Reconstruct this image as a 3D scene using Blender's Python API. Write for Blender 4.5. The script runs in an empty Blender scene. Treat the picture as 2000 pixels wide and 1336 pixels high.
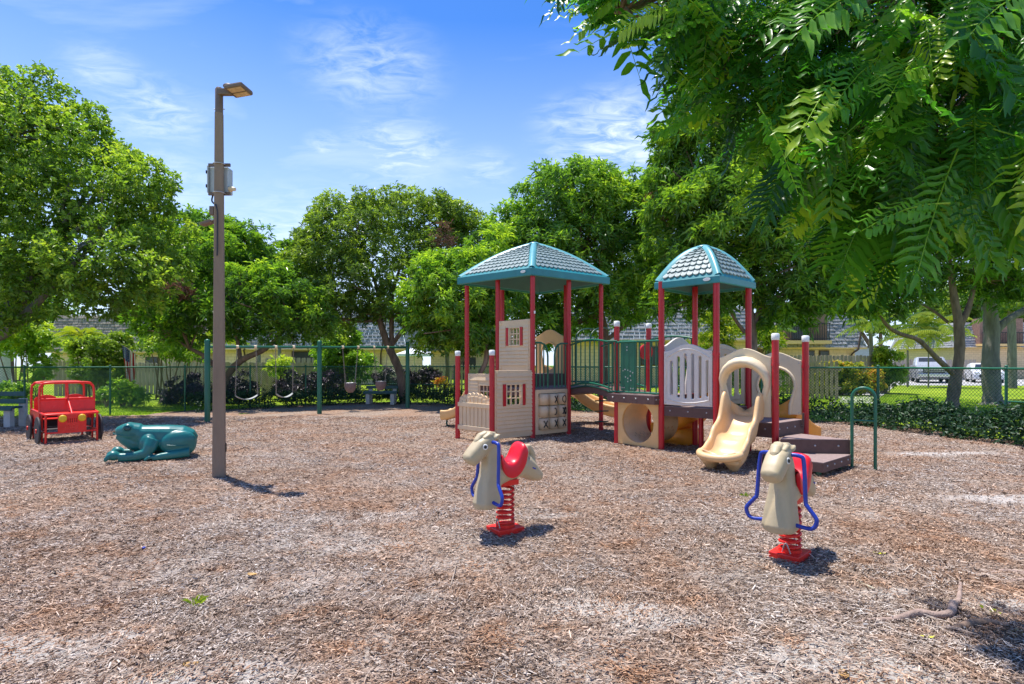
import bpy, bmesh, math, random
import numpy as np
from mathutils import Vector, Matrix
R = math.radians
pi = math.pi
random.seed(7)
scene = bpy.context.scene

# ---------------------------------------------------------------- camera, sky, sun
cam_d = bpy.data.cameras.new("camera")
cam = bpy.data.objects.new("camera", cam_d)
scene.collection.objects.link(cam)
scene.camera = cam
cam.location = (0, 0, 1.3)
cam.rotation_euler = (R(90), 0, 0)
cam_d.sensor_width = 36
cam_d.lens = 19.8
cam_d.shift_y = 0.022
cam_d.clip_start = 0.05
cam_d.clip_end = 2000
scene.render.resolution_x = 1024
scene.render.resolution_y = 684

SUN = Vector((-0.96, 0.83, 4.5)).normalized()
world = bpy.data.worlds.new("World")
scene.world = world
world.use_nodes = True
wn, wl = world.node_tree.nodes, world.node_tree.links
wn.clear()
wo = wn.new('ShaderNodeOutputWorld')
bg = wn.new('ShaderNodeBackground')
bg.inputs['Strength'].default_value = 0.15
sky = wn.new('ShaderNodeTexSky')
sky.sky_type = 'NISHITA'
sky.sun_disc = False
sky.sun_elevation = math.asin(SUN.z)
sky.sun_rotation = math.atan2(SUN.x, SUN.y)
sky.air_density = 1.0
sky.dust_density = 0.3
sky.ozone_density = 2.5
hs = wn.new('ShaderNodeHueSaturation')
hs.inputs['Hue'].default_value = 0.512
hs.inputs['Saturation'].default_value = 1.36
hs.inputs['Value'].default_value = 0.93
wl.new(sky.outputs[0], hs.inputs['Color'])
# thin wispy clouds, a function of the direction in the sky
tc = wn.new('ShaderNodeTexCoord')
sep = wn.new('ShaderNodeSeparateXYZ'); wl.new(tc.outputs['Generated'], sep.inputs[0])
zz = wn.new('ShaderNodeMath'); zz.operation = 'ADD'; wl.new(sep.outputs['Z'], zz.inputs[0]); zz.inputs[1].default_value = 0.12
dx = wn.new('ShaderNodeMath'); dx.operation = 'DIVIDE'; wl.new(sep.outputs['X'], dx.inputs[0]); wl.new(zz.outputs[0], dx.inputs[1])
dy = wn.new('ShaderNodeMath'); dy.operation = 'DIVIDE'; wl.new(sep.outputs['Y'], dy.inputs[0]); wl.new(zz.outputs[0], dy.inputs[1])
cb = wn.new('ShaderNodeCombineXYZ'); wl.new(dx.outputs[0], cb.inputs[0]); wl.new(dy.outputs[0], cb.inputs[1])
mp = wn.new('ShaderNodeMapping'); wl.new(cb.outputs[0], mp.inputs[0])
mp.inputs['Rotation'].default_value = (0, 0, R(-38)); mp.inputs['Scale'].default_value = (1.1, 1.9, 1); mp.inputs['Location'].default_value = (4.1, 2.35, 0)
n1 = wn.new('ShaderNodeTexNoise'); wl.new(mp.outputs[0], n1.inputs['Vector'])
n1.inputs['Scale'].default_value = 1.15; n1.inputs['Detail'].default_value = 9; n1.inputs['Roughness'].default_value = 0.56; n1.inputs['Distortion'].default_value = 0.6
cr = wn.new('ShaderNodeValToRGB'); wl.new(n1.outputs[0], cr.inputs[0])
cr.color_ramp.elements[0].position = 0.56; cr.color_ramp.elements[0].color = (0, 0, 0, 1)
cr.color_ramp.elements[1].position = 0.90; cr.color_ramp.elements[1].color = (1, 1, 1, 1)
hz = wn.new('ShaderNodeMapRange'); wl.new(sep.outputs['Z'], hz.inputs[0])
hz.inputs[1].default_value = 0.02; hz.inputs[2].default_value = 0.52; hz.inputs[3].default_value = 0.85; hz.inputs[4].default_value = 0.0
mx0 = wn.new('ShaderNodeMix'); mx0.data_type = 'RGBA'
wl.new(hz.outputs[0], mx0.inputs[0]); wl.new(hs.outputs[0], mx0.inputs[6]); mx0.inputs[7].default_value = (3.7, 4.5, 6.0, 1)
cfac = cr.outputs[0]
def wmath(op, a, b=None, c=None):
    n = wn.new('ShaderNodeMath'); n.operation = op; n.use_clamp = (op == 'MULTIPLY')
    for i, q in enumerate((a, b, c)):
        if q is None: continue
        if isinstance(q, (int, float)): n.inputs[i].default_value = q
        else: wl.new(q, n.inputs[i])
    return n.outputs[0]
n4 = wn.new('ShaderNodeTexNoise'); n4.inputs['Scale'].default_value = 7.5; n4.inputs['Detail'].default_value = 8; n4.inputs['Roughness'].default_value = 0.62; n4.inputs['Distortion'].default_value = .7; wl.new(mp.outputs[0], n4.inputs['Vector'])
wisp = wn.new('ShaderNodeMapRange'); wl.new(n4.outputs[0], wisp.inputs[0]); wisp.inputs[1].default_value = .38; wisp.inputs[2].default_value = .72
base_c = wmath('MULTIPLY', cfac, .45)
# separate small clouds: (azimuth/elevation direction, size, strength)
for ax_, az_, sz_, st_ in ((.19, .40, .115, 1.0), (-.20, .375, .085, .75), (-.25, .53, .10, .55), (-.63, .45, .07, .65), (-.72, .52, .05, .5), (-.33, .20, .16, .6), (-.62, .32, .09, .4), (-.05, .35, .05, .45), (.10, .43, .06, .5), (-.33, .39, .03, .6)):
    dv = Vector((ax_, 1, az_)).normalized(); vd = wn.new('ShaderNodeVectorMath'); vd.operation = 'SUBTRACT'; wl.new(tc.outputs['Generated'], vd.inputs[0]); vd.inputs[1].default_value = dv
    vs_ = wn.new('ShaderNodeVectorMath'); vs_.operation = 'MULTIPLY'; wl.new(vd.outputs[0], vs_.inputs[0]); vs_.inputs[1].default_value = (1, 1, 1.7)
    vl_ = wn.new('ShaderNodeVectorMath'); vl_.operation = 'LENGTH'; wl.new(vs_.outputs[0], vl_.inputs[0])
    mr = wn.new('ShaderNodeMapRange'); mr.interpolation_type = 'SMOOTHSTEP'; wl.new(vl_.outputs['Value'], mr.inputs[0]); mr.inputs[1].default_value = sz_ * 1.5; mr.inputs[2].default_value = 0; 
    base_c = wmath('MAXIMUM', base_c, wmath('MULTIPLY', wmath('MULTIPLY', mr.outputs[0], wisp.outputs[0]), st_))
mx = wn.new('ShaderNodeMix'); mx.data_type = 'RGBA'
wl.new(base_c, mx.inputs[0]); wl.new(mx0.outputs[2], mx.inputs[6]); mx.inputs[7].default_value = (5.0, 5.5, 6.3, 1)
wl.new(mx.outputs[2], bg.inputs['Color'])
wl.new(bg.outputs[0], wo.inputs[0])

sun_d = bpy.data.lights.new("sun", 'SUN')
sun_d.energy = 4.6
sun_d.angle = R(0.5)
sun_d.color = (1.0, 0.95, 0.88)
sun = bpy.data.objects.new("sun", sun_d)
scene.collection.objects.link(sun)
sun.location = (0, 0, 30)
sun.rotation_euler = SUN.to_track_quat('Z', 'Y').to_euler()
scene.view_settings.view_transform = 'Standard'
scene.view_settings.look = 'None'
scene.view_settings.exposure = 0.66
scene.view_settings.gamma = 1
scene.cycles.max_bounces = 6
scene.cycles.diffuse_bounces = 3
scene.cycles.glossy_bounces = 2
scene.cycles.transmission_bounces = 4
scene.cycles.transparent_max_bounces = 6

# ---------------------------------------------------------------- picture measurements -> metres
F = 1100.0
def G(px, py):                       # ground point seen at a pixel of the 2000 px photo
    Y = 1430.0 / (py - 712.0)
    return Vector(((px - 1000) * Y / F, Y, 0))
def W(px, py, Y):                    # point at depth Y
    return Vector(((px - 1000) * Y / F, Y, 1.3 - (py - 712) * Y / F))

# ---------------------------------------------------------------- mesh helpers
def link(o):
    scene.collection.objects.link(o); return o
OFF = {}
class MB:
    def __init__(s): s.v = []; s.f = []; s.sm = []
    def add(s, vs, fs, smooth=False):
        b = len(s.v); s.v += [Vector(p) for p in vs]
        s.f += [tuple(b + i for i in f) for f in fs]; s.sm += [smooth] * len(fs); return s
    def box(s, c, size, M=None, bev=0.0):
        c = Vector(c); x, y, z = size[0] / 2, size[1] / 2, size[2] / 2
        if bev > 0:
            b = min(bev, x * .9, y * .9, z * .9); vs = []
            bm = bmesh.new(); bmesh.ops.create_cube(bm, size=1)
            for v in bm.verts: v.co = Vector((v.co.x * size[0], v.co.y * size[1], v.co.z * size[2]))
            bmesh.ops.bevel(bm, geom=list(bm.edges), offset=b, segments=2, affect='EDGES', profile=.6)
            bm.verts.index_update()
            vs = [(M @ v.co if M else v.co) + c for v in bm.verts]
            s.add(vs, [[v.index for v in f.verts] for f in bm.faces], False); bm.free(); return s
        vs = [Vector((a * x, b * y, d * z)) for a in (-1, 1) for b in (-1, 1) for d in (-1, 1)]
        vs = [(M @ v if M else v) + c for v in vs]
        return s.add(vs, [(0, 1, 3, 2), (4, 6, 7, 5), (0, 4, 5, 1), (2, 3, 7, 6), (0, 2, 6, 4), (1, 5, 7, 3)])
    def bar(s, a, b, w, t, up=(0, 0, 1), bev=0.0):    # box from a to b, w across, t along up
        a, b = Vector(a), Vector(b); d = b - a; L = d.length; d.normalize(); up = Vector(up)
        y = up.cross(d); y.normalize(); u = d.cross(y)
        M = Matrix((d, y, u)).transposed()
        return s.box((a + b) / 2, (L, w, t), M, bev)
    def tube(s, pts, r, n=8, caps=True, closed=False, flat=False):
        pts = [Vector(p) for p in pts]; m = len(pts)
        rr = r if isinstance(r, (list, tuple)) else [r] * m
        T = []
        for i in range(m):
            if closed: t = pts[(i + 1) % m] - pts[i - 1]
            else: t = pts[min(i + 1, m - 1)] - pts[max(i - 1, 0)]
            T.append(t.normalized() if t.length > 1e-9 else Vector((0, 0, 1)))
        ref = Vector((0, 0, 1)) if abs(T[0].z) < .9 else Vector((1, 0, 0))
        u = ref.cross(T[0]).normalized(); vs = []
        for i in range(m):
            u = (u - T[i] * u.dot(T[i])).normalized(); w = T[i].cross(u)
            for k in range(n):
                a = 2 * pi * k / n; vs.append(pts[i] + (u * math.cos(a) + w * math.sin(a)) * rr[i])
        fs = []
        for i in range(m if closed else m - 1):
            for k in range(n):
                j = (i + 1) % m
                fs.append((i * n + k, i * n + (k + 1) % n, j * n + (k + 1) % n, j * n + k))
        s.add(vs, fs, not flat)
        if caps and not closed:
            s.add(vs[:n], [tuple(range(n))[::-1]]); s.add(vs[-n:], [tuple(range(n))])
        return s
    def loft(s, rings, caps=True, smooth=True, closed=True):
        n = len(rings[0]); vs = [p for r in rings for p in r]; fs = []
        for i in range(len(rings) - 1):
            for k in range(n if closed else n - 1):
                fs.append((i * n + k, i * n + (k + 1) % n, (i + 1) * n + (k + 1) % n, (i + 1) * n + k))
        if caps: fs += [tuple(range(n))[::-1], tuple(range((len(rings) - 1) * n, len(rings) * n))]
        return s.add(vs, fs, smooth)
    def ell(s, c, r, M=None, nu=16, nv=10):
        c = Vector(c); vs = []; r = Vector(r)
        for i in range(nv + 1):
            a = pi * i / nv
            for k in range(nu):
                b = 2 * pi * k / nu
                p = Vector((math.sin(a) * math.cos(b) * r.x, math.sin(a) * math.sin(b) * r.y, math.cos(a) * r.z))
                vs.append((M @ p if M else p) + c)
        fs = []
        for i in range(nv):
            for k in range(nu):
                fs.append((i * nu + k, (i + 1) * nu + k, (i + 1) * nu + (k + 1) % nu, i * nu + (k + 1) % nu))
        return s.add(vs, fs, True)
    def mesh(s, me, M=None, smooth=False):
        return s.add([(M @ v.co if M else v.co) for v in me.vertices], [tuple(p.vertices) for p in me.polygons], smooth)
    def data(s, name, mats, off=None):
        me = bpy.data.meshes.new(name)
        o = off or Vector()
        me.from_pydata([tuple(v - o) for v in s.v], [], s.f)
        me.polygons.foreach_set('use_smooth', s.sm)
        me.materials.append(mats); me.validate(); me.update(); return me
    def build(s, name, m, parent=None):
        off = OFF.get(parent.name if parent else None)
        me = s.data(name, m, off)
        o = link(bpy.data.objects.new(name, me)); o.parent = parent
        if parent is not None and off is not None: OFF[o.name] = off
        return o

def root(name, loc, label, cat, group=None, rz=0, world=True):
    o = link(bpy.data.objects.new(name, None)); o.location = loc; o.rotation_euler = (0, 0, rz)
    o.empty_display_size = .2
    o['label'] = label; o['category'] = cat
    if group: o['group'] = group
    if world: OFF[o.name] = Vector(loc)      # its parts are given in world coordinates
    return o
def tag(o, label, cat, group=None, kind=None):
    if label: o['label'] = label
    if cat: o['category'] = cat
    if group: o['group'] = group
    if kind: o['kind'] = kind
    return o
def copy_tree(o, parent=None):
    c = link(o.copy()); c.parent = parent
    for ch in list(o.children): copy_tree(ch, c)
    return c
def remesh(mb, vox, it=6, name='tmp', fac=.6):
    me = mb.data(name, bpy.data.materials[0]); ob = link(bpy.data.objects.new(name, me))
    a = ob.modifiers.new('r', 'REMESH'); a.mode = 'VOXEL'; a.voxel_size = vox; a.use_smooth_shade = True
    b = ob.modifiers.new('s', 'SMOOTH'); b.factor = fac; b.iterations = it
    dg = bpy.context.evaluated_depsgraph_get(); dg.update()
    out = bpy.data.meshes.new_from_object(ob.evaluated_get(dg), depsgraph=dg)
    bpy.data.objects.remove(ob); r = MB(); r.mesh(out, None, True); bpy.data.meshes.remove(out); return r
def panel2d(outer, holes=(), t=.03, bev=.006):
    cu = bpy.data.curves.new('tmp', 'CURVE'); cu.dimensions = '2D'; cu.fill_mode = 'BOTH'
    cu.extrude = max(t / 2 - bev, 0.0005); cu.bevel_depth = bev; cu.bevel_resolution = 1; cu.offset = -bev
    for pl in [outer] + list(holes):
        sp = cu.splines.new('POLY'); sp.points.add(len(pl) - 1)
        for i, p in enumerate(pl): sp.points[i].co = (p[0], p[1], 0, 1)
        sp.use_cyclic_u = True
    ob = bpy.data.objects.new('tmp', cu); me = bpy.data.meshes.new_from_object(ob)
    bpy.data.objects.remove(ob); return me
def frame(p, q, z=0.0):       # local x from p to q, local y up, local z = horizontal normal facing the camera side
    p = Vector((p[0], p[1], z)); q = Vector((q[0], q[1], z)); x = (q - p).normalized(); y = Vector((0, 0, 1)); n = x.cross(y)
    M = Matrix((x, y, n)).transposed().to_4x4(); M.translation = p; return M
def rect(x0, y0, x1, y1, r=0.0, n=4):
    if r <= 0: return [(x0, y0), (x1, y0), (x1, y1), (x0, y1)]
    out = []
    for cx, cy, a0 in ((x1 - r, y0 + r, -90), (x1 - r, y1 - r, 0), (x0 + r, y1 - r, 90), (x0 + r, y0 + r, 180)):
        for i in range(n + 1):
            a = R(a0 + 90 * i / n); out.append((cx + r * math.cos(a), cy + r * math.sin(a)))
    return out
def circ(cx, cy, r, n=24, ry=None):
    return [(cx + r * math.cos(2 * pi * i / n), cy + (ry or r) * math.sin(2 * pi * i / n)) for i in range(n)]
def spline(pts, n=8):         # Catmull-Rom through points
    pts = [Vector(p) for p in pts]; P = [pts[0] * 2 - pts[1]] + pts + [pts[-1] * 2 - pts[-2]]; out = []
    for i in range(1, len(P) - 2):
        for k in range(n):
            t = k / n; a, b, c, d = P[i - 1:i + 3]
            out.append(.5 * ((2 * b) + (c - a) * t + (2 * a - 5 * b + 4 * c - d) * t * t + (3 * b - a - 3 * c + d) * t ** 3))
    out.append(pts[-1]); return out

# ---------------------------------------------------------------- materials
def mat(name, col, rough=.5, var=.12, scale=6, bump=0, bscale=60, metal=0, spec=.5, col2=None, coords='Object', stretch=None, emit=None):
    m = bpy.data.materials.new(name); m.use_nodes = True; N, L = m.node_tree.nodes, m.node_tree.links
    b = N['Principled BSDF']; b.inputs['Roughness'].default_value = rough; b.inputs['Metallic'].default_value = metal
    b.inputs['Specular IOR Level'].default_value = spec
    t = N.new('ShaderNodeTexCoord'); src = t.outputs[coords]
    if stretch:
        mpn = N.new('ShaderNodeMapping'); mpn.inputs['Scale'].default_value = stretch; L.new(src, mpn.inputs[0]); src = mpn.outputs[0]
    n = N.new('ShaderNodeTexNoise'); n.inputs['Scale'].default_value = scale; n.inputs['Detail'].default_value = 6; n.inputs['Roughness'].default_value = .6
    L.new(src, n.inputs['Vector'])
    r = N.new('ShaderNodeValToRGB'); L.new(n.outputs[0], r.inputs[0])
    c2 = col2 or tuple(min(1, c * (1 + var)) for c in col)
    c1 = tuple(c * (1 - var) for c in col)
    r.color_ramp.elements[0].position = .3; r.color_ramp.elements[0].color = (*c1, 1)
    r.color_ramp.elements[1].position = .7; r.color_ramp.elements[1].color = (*c2, 1)
    # faded scuffs and streaks, and a gloss that varies
    nw = N.new('ShaderNodeTexNoise'); nw.inputs['Scale'].default_value = 17; nw.inputs['Detail'].default_value = 9; nw.inputs['Roughness'].default_value = .72; nw.inputs['Distortion'].default_value = .4; L.new(src, nw.inputs['Vector'])
    rw = N.new('ShaderNodeMapRange'); L.new(nw.outputs[0], rw.inputs[0]); rw.inputs[1].default_value = .55; rw.inputs[2].default_value = .78; rw.inputs[4].default_value = .42
    mw = N.new('ShaderNodeMix'); mw.data_type = 'RGBA'; L.new(rw.outputs[0], mw.inputs[0]); L.new(r.outputs[0], mw.inputs[6]); g_ = sum(col) / 3; mw.inputs[7].default_value = (*[min(.9, c * .65 + g_ * .4 + .05) for c in col], 1)
    nd = N.new('ShaderNodeTexNoise'); nd.inputs['Scale'].default_value = 5.3; nd.inputs['Detail'].default_value = 10; nd.inputs['Roughness'].default_value = .8; L.new(src, nd.inputs['Vector'])
    rd_ = N.new('ShaderNodeMapRange'); L.new(nd.outputs[0], rd_.inputs[0]); rd_.inputs[1].default_value = .52; rd_.inputs[2].default_value = .72; rd_.inputs[4].default_value = .38
    md_ = N.new('ShaderNodeMix'); md_.data_type = 'RGBA'; L.new(rd_.outputs[0], md_.inputs[0]); L.new(mw.outputs[2], md_.inputs[6]); md_.inputs[7].default_value = (*[c * .62 + .018 for c in col], 1)
    L.new(md_.outputs[2], b.inputs['Base Color'])
    rr_ = N.new('ShaderNodeMapRange'); L.new(nw.outputs[0], rr_.inputs[0]); rr_.inputs[3].default_value = max(.05, rough - .08); rr_.inputs[4].default_value = min(1, rough + .22); L.new(rr_.outputs[0], b.inputs['Roughness'])
    if bump:
        n2 = N.new('ShaderNodeTexNoise'); n2.inputs['Scale'].default_value = bscale; n2.inputs['Detail'].default_value = 4; L.new(src, n2.inputs['Vector'])
        bp = N.new('ShaderNodeBump'); bp.inputs['Strength'].default_value = bump; bp.inputs['Distance'].default_value = .02
        L.new(n2.outputs[0], bp.inputs['Height']); L.new(bp.outputs[0], b.inputs['Normal'])
    if emit: b.inputs['Emission Color'].default_value = (*emit, 1); b.inputs['Emission Strength'].default_value = 1
    return m
def attr_mat(name, stops, rough=.5, spec=.3, trans=0.0, tcol=None, attr='tint', nz=.25, nscale=1.5):
    """colour picked by a per-face value; leaves let light through"""
    m = bpy.data.materials.new(name); m.use_nodes = True; N, L = m.node_tree.nodes, m.node_tree.links
    b = N['Principled BSDF']; b.inputs['Roughness'].default_value = rough; b.inputs['Specular IOR Level'].default_value = spec
    a = N.new('ShaderNodeAttribute'); a.attribute_name = attr
    t = N.new('ShaderNodeTexCoord'); n = N.new('ShaderNodeTexNoise'); n.inputs['Scale'].default_value = nscale; n.inputs['Detail'].default_value = 3; L.new(t.outputs['Object'], n.inputs['Vector'])
    s1 = N.new('ShaderNodeMath'); s1.operation = 'SUBTRACT'; L.new(n.outputs[0], s1.inputs[0]); s1.inputs[1].default_value = .5
    s2 = N.new('ShaderNodeMath'); s2.operation = 'MULTIPLY_ADD'; L.new(s1.outputs[0], s2.inputs[0]); s2.inputs[1].default_value = nz; L.new(a.outputs['Fac'], s2.inputs[2])
    r = N.new('ShaderNodeValToRGB'); L.new(s2.outputs[0], r.inputs[0]); e = r.color_ramp.elements
    e[0].position = stops[0][0]; e[0].color = (*stops[0][1], 1); e[1].position = stops[-1][0]; e[1].color = (*stops[-1][1], 1)
    for p, c in stops[1:-1]: x = e.new(p); x.color = (*c, 1)
    L.new(r.outputs[0], b.inputs['Base Color'])
    if trans:
        tr = N.new('ShaderNodeBsdfTranslucent')
        mm = N.new('ShaderNodeMix'); mm.data_type = 'RGBA'; mm.blend_type = 'MULTIPLY'; mm.inputs[0].default_value = 1
        L.new(r.outputs[0], mm.inputs[6]); mm.inputs[7].default_value = (*(tcol or (1.5, 1.6, .7)), 1); L.new(mm.outputs[2], tr.inputs[0])
        ms = N.new('ShaderNodeMixShader'); ms.inputs[0].default_value = trans
        L.new(b.outputs[0], ms.inputs[1]); L.new(tr.outputs[0], ms.inputs[2]); L.new(ms.outputs[0], N['Material Output'].inputs[0])
    return m

M = {}
M['red'] = mat('red_paint', (.50, .010, .022), .28, .12, 5)
M['bright_red'] = mat('bright_red_paint', (.80, .022, .014), .3, .14, 5)
M['saddle'] = mat('red_plastic', (.72, .008, .025), .3, .08, 7)
M['cap'] = mat('white_cap', (.78, .78, .76), .45, .05)
M['tan'] = mat('tan_plastic', (.74, .55, .34), .45, .07, 3, .04, 120)
M['tan2'] = mat('warm_tan_plastic', (.76, .47, .19), .38, .08, 3)
M['slide'] = mat('slide_plastic', (.76, .49, .235), .34, .06, 3)
M['arch'] = mat('cream_plastic', (.76, .62, .41), .42, .06, 3)
M['orange'] = mat('orange_plastic', (.90, .34, .03), .4, .1, 4)
M['greyplastic'] = mat('grey_plastic', (.68, .62, .56), .5, .05, 4)
M['teal'] = mat('teal_plastic', (.02, .215, .235), .3, .12, 5)
M['tile'] = mat('roof_tile_plastic', (.16, .23, .23), .42, .16, 12, col2=(.26, .33, .32))
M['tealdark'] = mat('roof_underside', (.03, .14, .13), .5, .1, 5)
M['green'] = mat('green_metal', (.012, .13, .07), .3, .1, 8)
M['dkgreen'] = mat('dark_green_metal', (.01, .065, .045), .35, .1, 8)
M['benchgreen'] = mat('bench_paint', (.02, .085, .085), .5, .2, 9)
M['brown'] = mat('brown_deck', (.115, .06, .05), .6, .15, 14, .15, 150)
M['brown2'] = mat('deck_top', (.27, .19, .17), .75, .22, 25, .2, 180)
M['bolt'] = mat('bolt_steel', (.5, .5, .5), .35, .05, metal=.7)
M['horse'] = mat('beige_moulded_plastic', (.50, .405, .255), .42, .07, 5, .03, 160)
M['blue'] = mat('blue_tube', (.012, .04, .36), .28, .1, 10)
M['black'] = mat('black_rubber', (.015, .015, .015), .5, .2)
M['white'] = mat('white_paint', (.8, .8, .78), .5, .04)
M['frog'] = mat('frog_teal', (.012, .15, .14), .27, .16, 4)
M['yellow'] = mat('yellow_lamp', (.80, .50, .015), .35, .08, 10)
M['wheel'] = mat('wheel_rubber', (.028, .026, .03), .55, .3, 8)
M['steel'] = mat('galvanised_steel', (.42, .42, .42), .4, .15, metal=.6)
M['pole'] = mat('brown_concrete', (.27, .195, .135), .75, .16, 5, .2, 70, stretch=(1, 1, .25))
M['lampbrown'] = mat('bronze_fixture', (.17, .115, .08), .45, .1)
M['lens'] = mat('lamp_lens', (.55, .38, .17), .2, .2, 40)
M['boxgrey'] = mat('enclosure_grey', (.50, .54, .54), .45, .06)
M['chain'] = mat('chain_steel', (.30, .26, .22), .5, .2, 20, metal=.3)
M['seatbelt'] = mat('grey_rubber_belt', (.36, .38, .36), .6, .1)
M['bucket'] = mat('dark_rubber_bucket', (.19, .13, .12), .6, .15)
M['concrete'] = mat('concrete', (.50, .48, .44), .85, .12, 8, .2, 80)
M['bark'] = mat('bark', (.21, .14, .10), .9, .45, 7, .7, 22, stretch=(1.3, 1.3, .35))
M['bark2'] = mat('grey_bark', (.20, .185, .155), .9, .4, 6, .8, 18, stretch=(1.3, 1.3, .3))
M['root'] = mat('root_bark', (.33, .235, .19), .85, .3, 14, .5, 60)
M['wood'] = mat('weathered_fence_wood', (.40, .325, .26), .85, .3, 4, .3, 40, stretch=(3, 3, .4))
M['woodlight'] = mat('pale_fence_wood', (.42, .38, .28), .85, .25, 4, .3, 40, stretch=(3, 3, .4))
M['stucco'] = mat('yellow_stucco', (.82, .54, .24), .85, .08, 2, .1, 90)
M['glass'] = mat('dark_window_glass', (.03, .035, .04), .08, .2)
M['rail'] = mat('dark_railing', (.03, .028, .03), .5, .1)
M['umbrella'] = mat('white_canvas', (.75, .77, .78), .8, .05)
M['carwhite'] = mat('white_car_paint', (.75, .76, .78), .15, .03)
M['cargrey'] = mat('silver_car_paint', (.38, .40, .43), .2, .05, metal=.3)
M['chrome'] = mat('chrome_trim', (.65, .65, .66), .15, .1, metal=.9)
M['asphalt'] = mat('pale_asphalt', (.40, .39, .38), .9, .12, 3, .2, 60)
M['path'] = mat('path_concrete', (.45, .44, .41), .9, .1, 3, .2, 60)
M['browntrim'] = mat('brown_trim', (.075, .045, .035), .6, .15)
M['curtain'] = mat('brown_boards', (.30, .17, .13), .8, .25, 6)
M['garage'] = mat('grey_green_wall', (.42, .47, .44), .85, .06)
M['deadleaf'] = mat('dry_leaf', (.50, .30, .10), .7, .35, 20)
M['yellowleaf'] = mat('yellow_leaf', (.62, .62, .06), .5, .15, 20)
M['purple'] = attr_mat('dark_purple_leaves', [(0, (.012, .008, .014)), (.6, (.04, .022, .045)), (1, (.10, .05, .08))], .4, .5)
M['dead'] = attr_mat('dry_brown_leaves', [(0, (.08, .04, .035)), (.6, (.18, .09, .075)), (1, (.30, .17, .13))], .7, .2, .15)
M['oak'] = attr_mat('oak_leaves', [(0, (.075, .12, .02)), (.4, (.13, .235, .03)), (.7, (.23, .36, .04)), (.95, (.42, .50, .06))], .4, .45, .48)
M['carrot'] = attr_mat('carrotwood_leaves', [(0, (.04, .095, .02)), (.35, (.09, .20, .03)), (.65, (.19, .35, .035)), (.95, (.42, .56, .05))], .32, .6, .47)
M['mid'] = attr_mat('mid_tree_leaves', [(0, (.06, .11, .022)), (.4, (.13, .21, .035)), (.7, (.23, .33, .04)), (.95, (.42, .50, .07))], .36, .5, .46)
M['front'] = attr_mat('near_leaves', [(0, (.025, .085, .012)), (.4, (.065, .20, .022)), (.7, (.15, .34, .03)), (1.0, (.50, .60, .06))], .34, .55, .50, tcol=(1.05, 1.55, .6), nz=.2, nscale=3)
M['ivy'] = attr_mat('ivy_leaves', [(0, (.008, .026, .012)), (.6, (.025, .075, .028)), (1, (.07, .15, .055))], .5, .35, .2)
M['ygreen'] = attr_mat('yellow_green_leaves', [(0, (.07, .15, .012)), (.6, (.22, .34, .03)), (1, (.50, .50, .06))], .45, .3, .35)
M['croton'] = attr_mat('croton_leaves', [(0, (.07, .15, .02)), (.5, (.28, .34, .03)), (.8, (.60, .48, .05)), (1.05, (.60, .20, .04))], .45, .3, .3)
M['palmleaf'] = attr_mat('palm_leaves', [(0, (.04, .10, .015)), (.6, (.14, .26, .04)), (1, (.42, .46, .10))], .4, .4, .3)
M['grass'] = attr_mat('grass_blades', [(0, (.07, .18, .01)), (.6, (.20, .36, .02)), (1, (.36, .48, .05))], .6, .2, .3)
M['chips'] = attr_mat('wood_chips', [(0, (.03, .02, .015)), (.22, (.11, .074, .053)), (.46, (.33, .255, .205)), (.70, (.52, .43, .36)), (1, (.78, .70, .62))], .85, .15, nz=.12, nscale=.9)
def tint_patches(m):
    N, L = m.node_tree.nodes, m.node_tree.links; b = N['Principled BSDF']; src = b.inputs['Base Color'].links[0].from_socket
    tcn = N.new('ShaderNodeTexCoord'); out = src
    for sc, lo, hi, c in ((.8, .40, .56, (1, .82, .68, 1)), (3.2, .36, .50, (.95, .80, .68, 1))):
        n = N.new('ShaderNodeTexNoise'); n.inputs['Scale'].default_value = sc; n.inputs['Detail'].default_value = 6; n.inputs['Roughness'].default_value = .65; L.new(tcn.outputs['Object'], n.inputs['Vector'])
        r = N.new('ShaderNodeValToRGB'); r.color_ramp.elements[0].position = lo; r.color_ramp.elements[0].color = c; r.color_ramp.elements[1].position = hi; r.color_ramp.elements[1].color = (1, 1, 1, 1); L.new(n.outputs[0], r.inputs[0])
        mm = N.new('ShaderNodeMix'); mm.data_type = 'RGBA'; mm.blend_type = 'MULTIPLY'; mm.inputs[0].default_value = 1; L.new(out, mm.inputs[6]); L.new(r.outputs[0], mm.inputs[7]); out = mm.outputs[2]
    L.new(out, b.inputs['Base Color'])
tint_patches(M['chips'])
# ---------------------------------------------------------------- ground
FENCE = [(-17, 13.2), (-12.55, 14.5), (-10.63, 14.9), (-9.35, 16.1), (-8.04, 17.3), (-6.74, 18.4), (-5.38, 19.35), (-3.9, 19.8),
         (-1.9, 18.55), (0.1, 17.35), (2.1, 16.1), (4.1, 14.9), (6.05, 13.65), (8.06, 12.4), (8.6, 9.8), (9.15, 7.2), (9.7, 4.6), (10.3, 2)]
def seg_dist(P, a, b):
    a = np.array(a); b = np.array(b); d = b - a; t = np.clip(((P - a) @ d) / (d @ d), 0, 1)
    return np.linalg.norm(P - (a + t[..., None] * d), axis=-1)
def inside_poly(P, poly):
    x, y = P[..., 0], P[..., 1]; ins = np.zeros(x.shape, bool); n = len(poly); j = n - 1
    for i in range(n):
        xi, yi = poly[i]; xj, yj = poly[j]
        ins ^= ((yi > y) != (yj > y)) & (x < (xj - xi) * (y - yi) / (yj - yi + 1e-12) + xi); j = i
    return ins
YARD = FENCE + [(10.3, -3), (-17, -3)]
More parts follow.
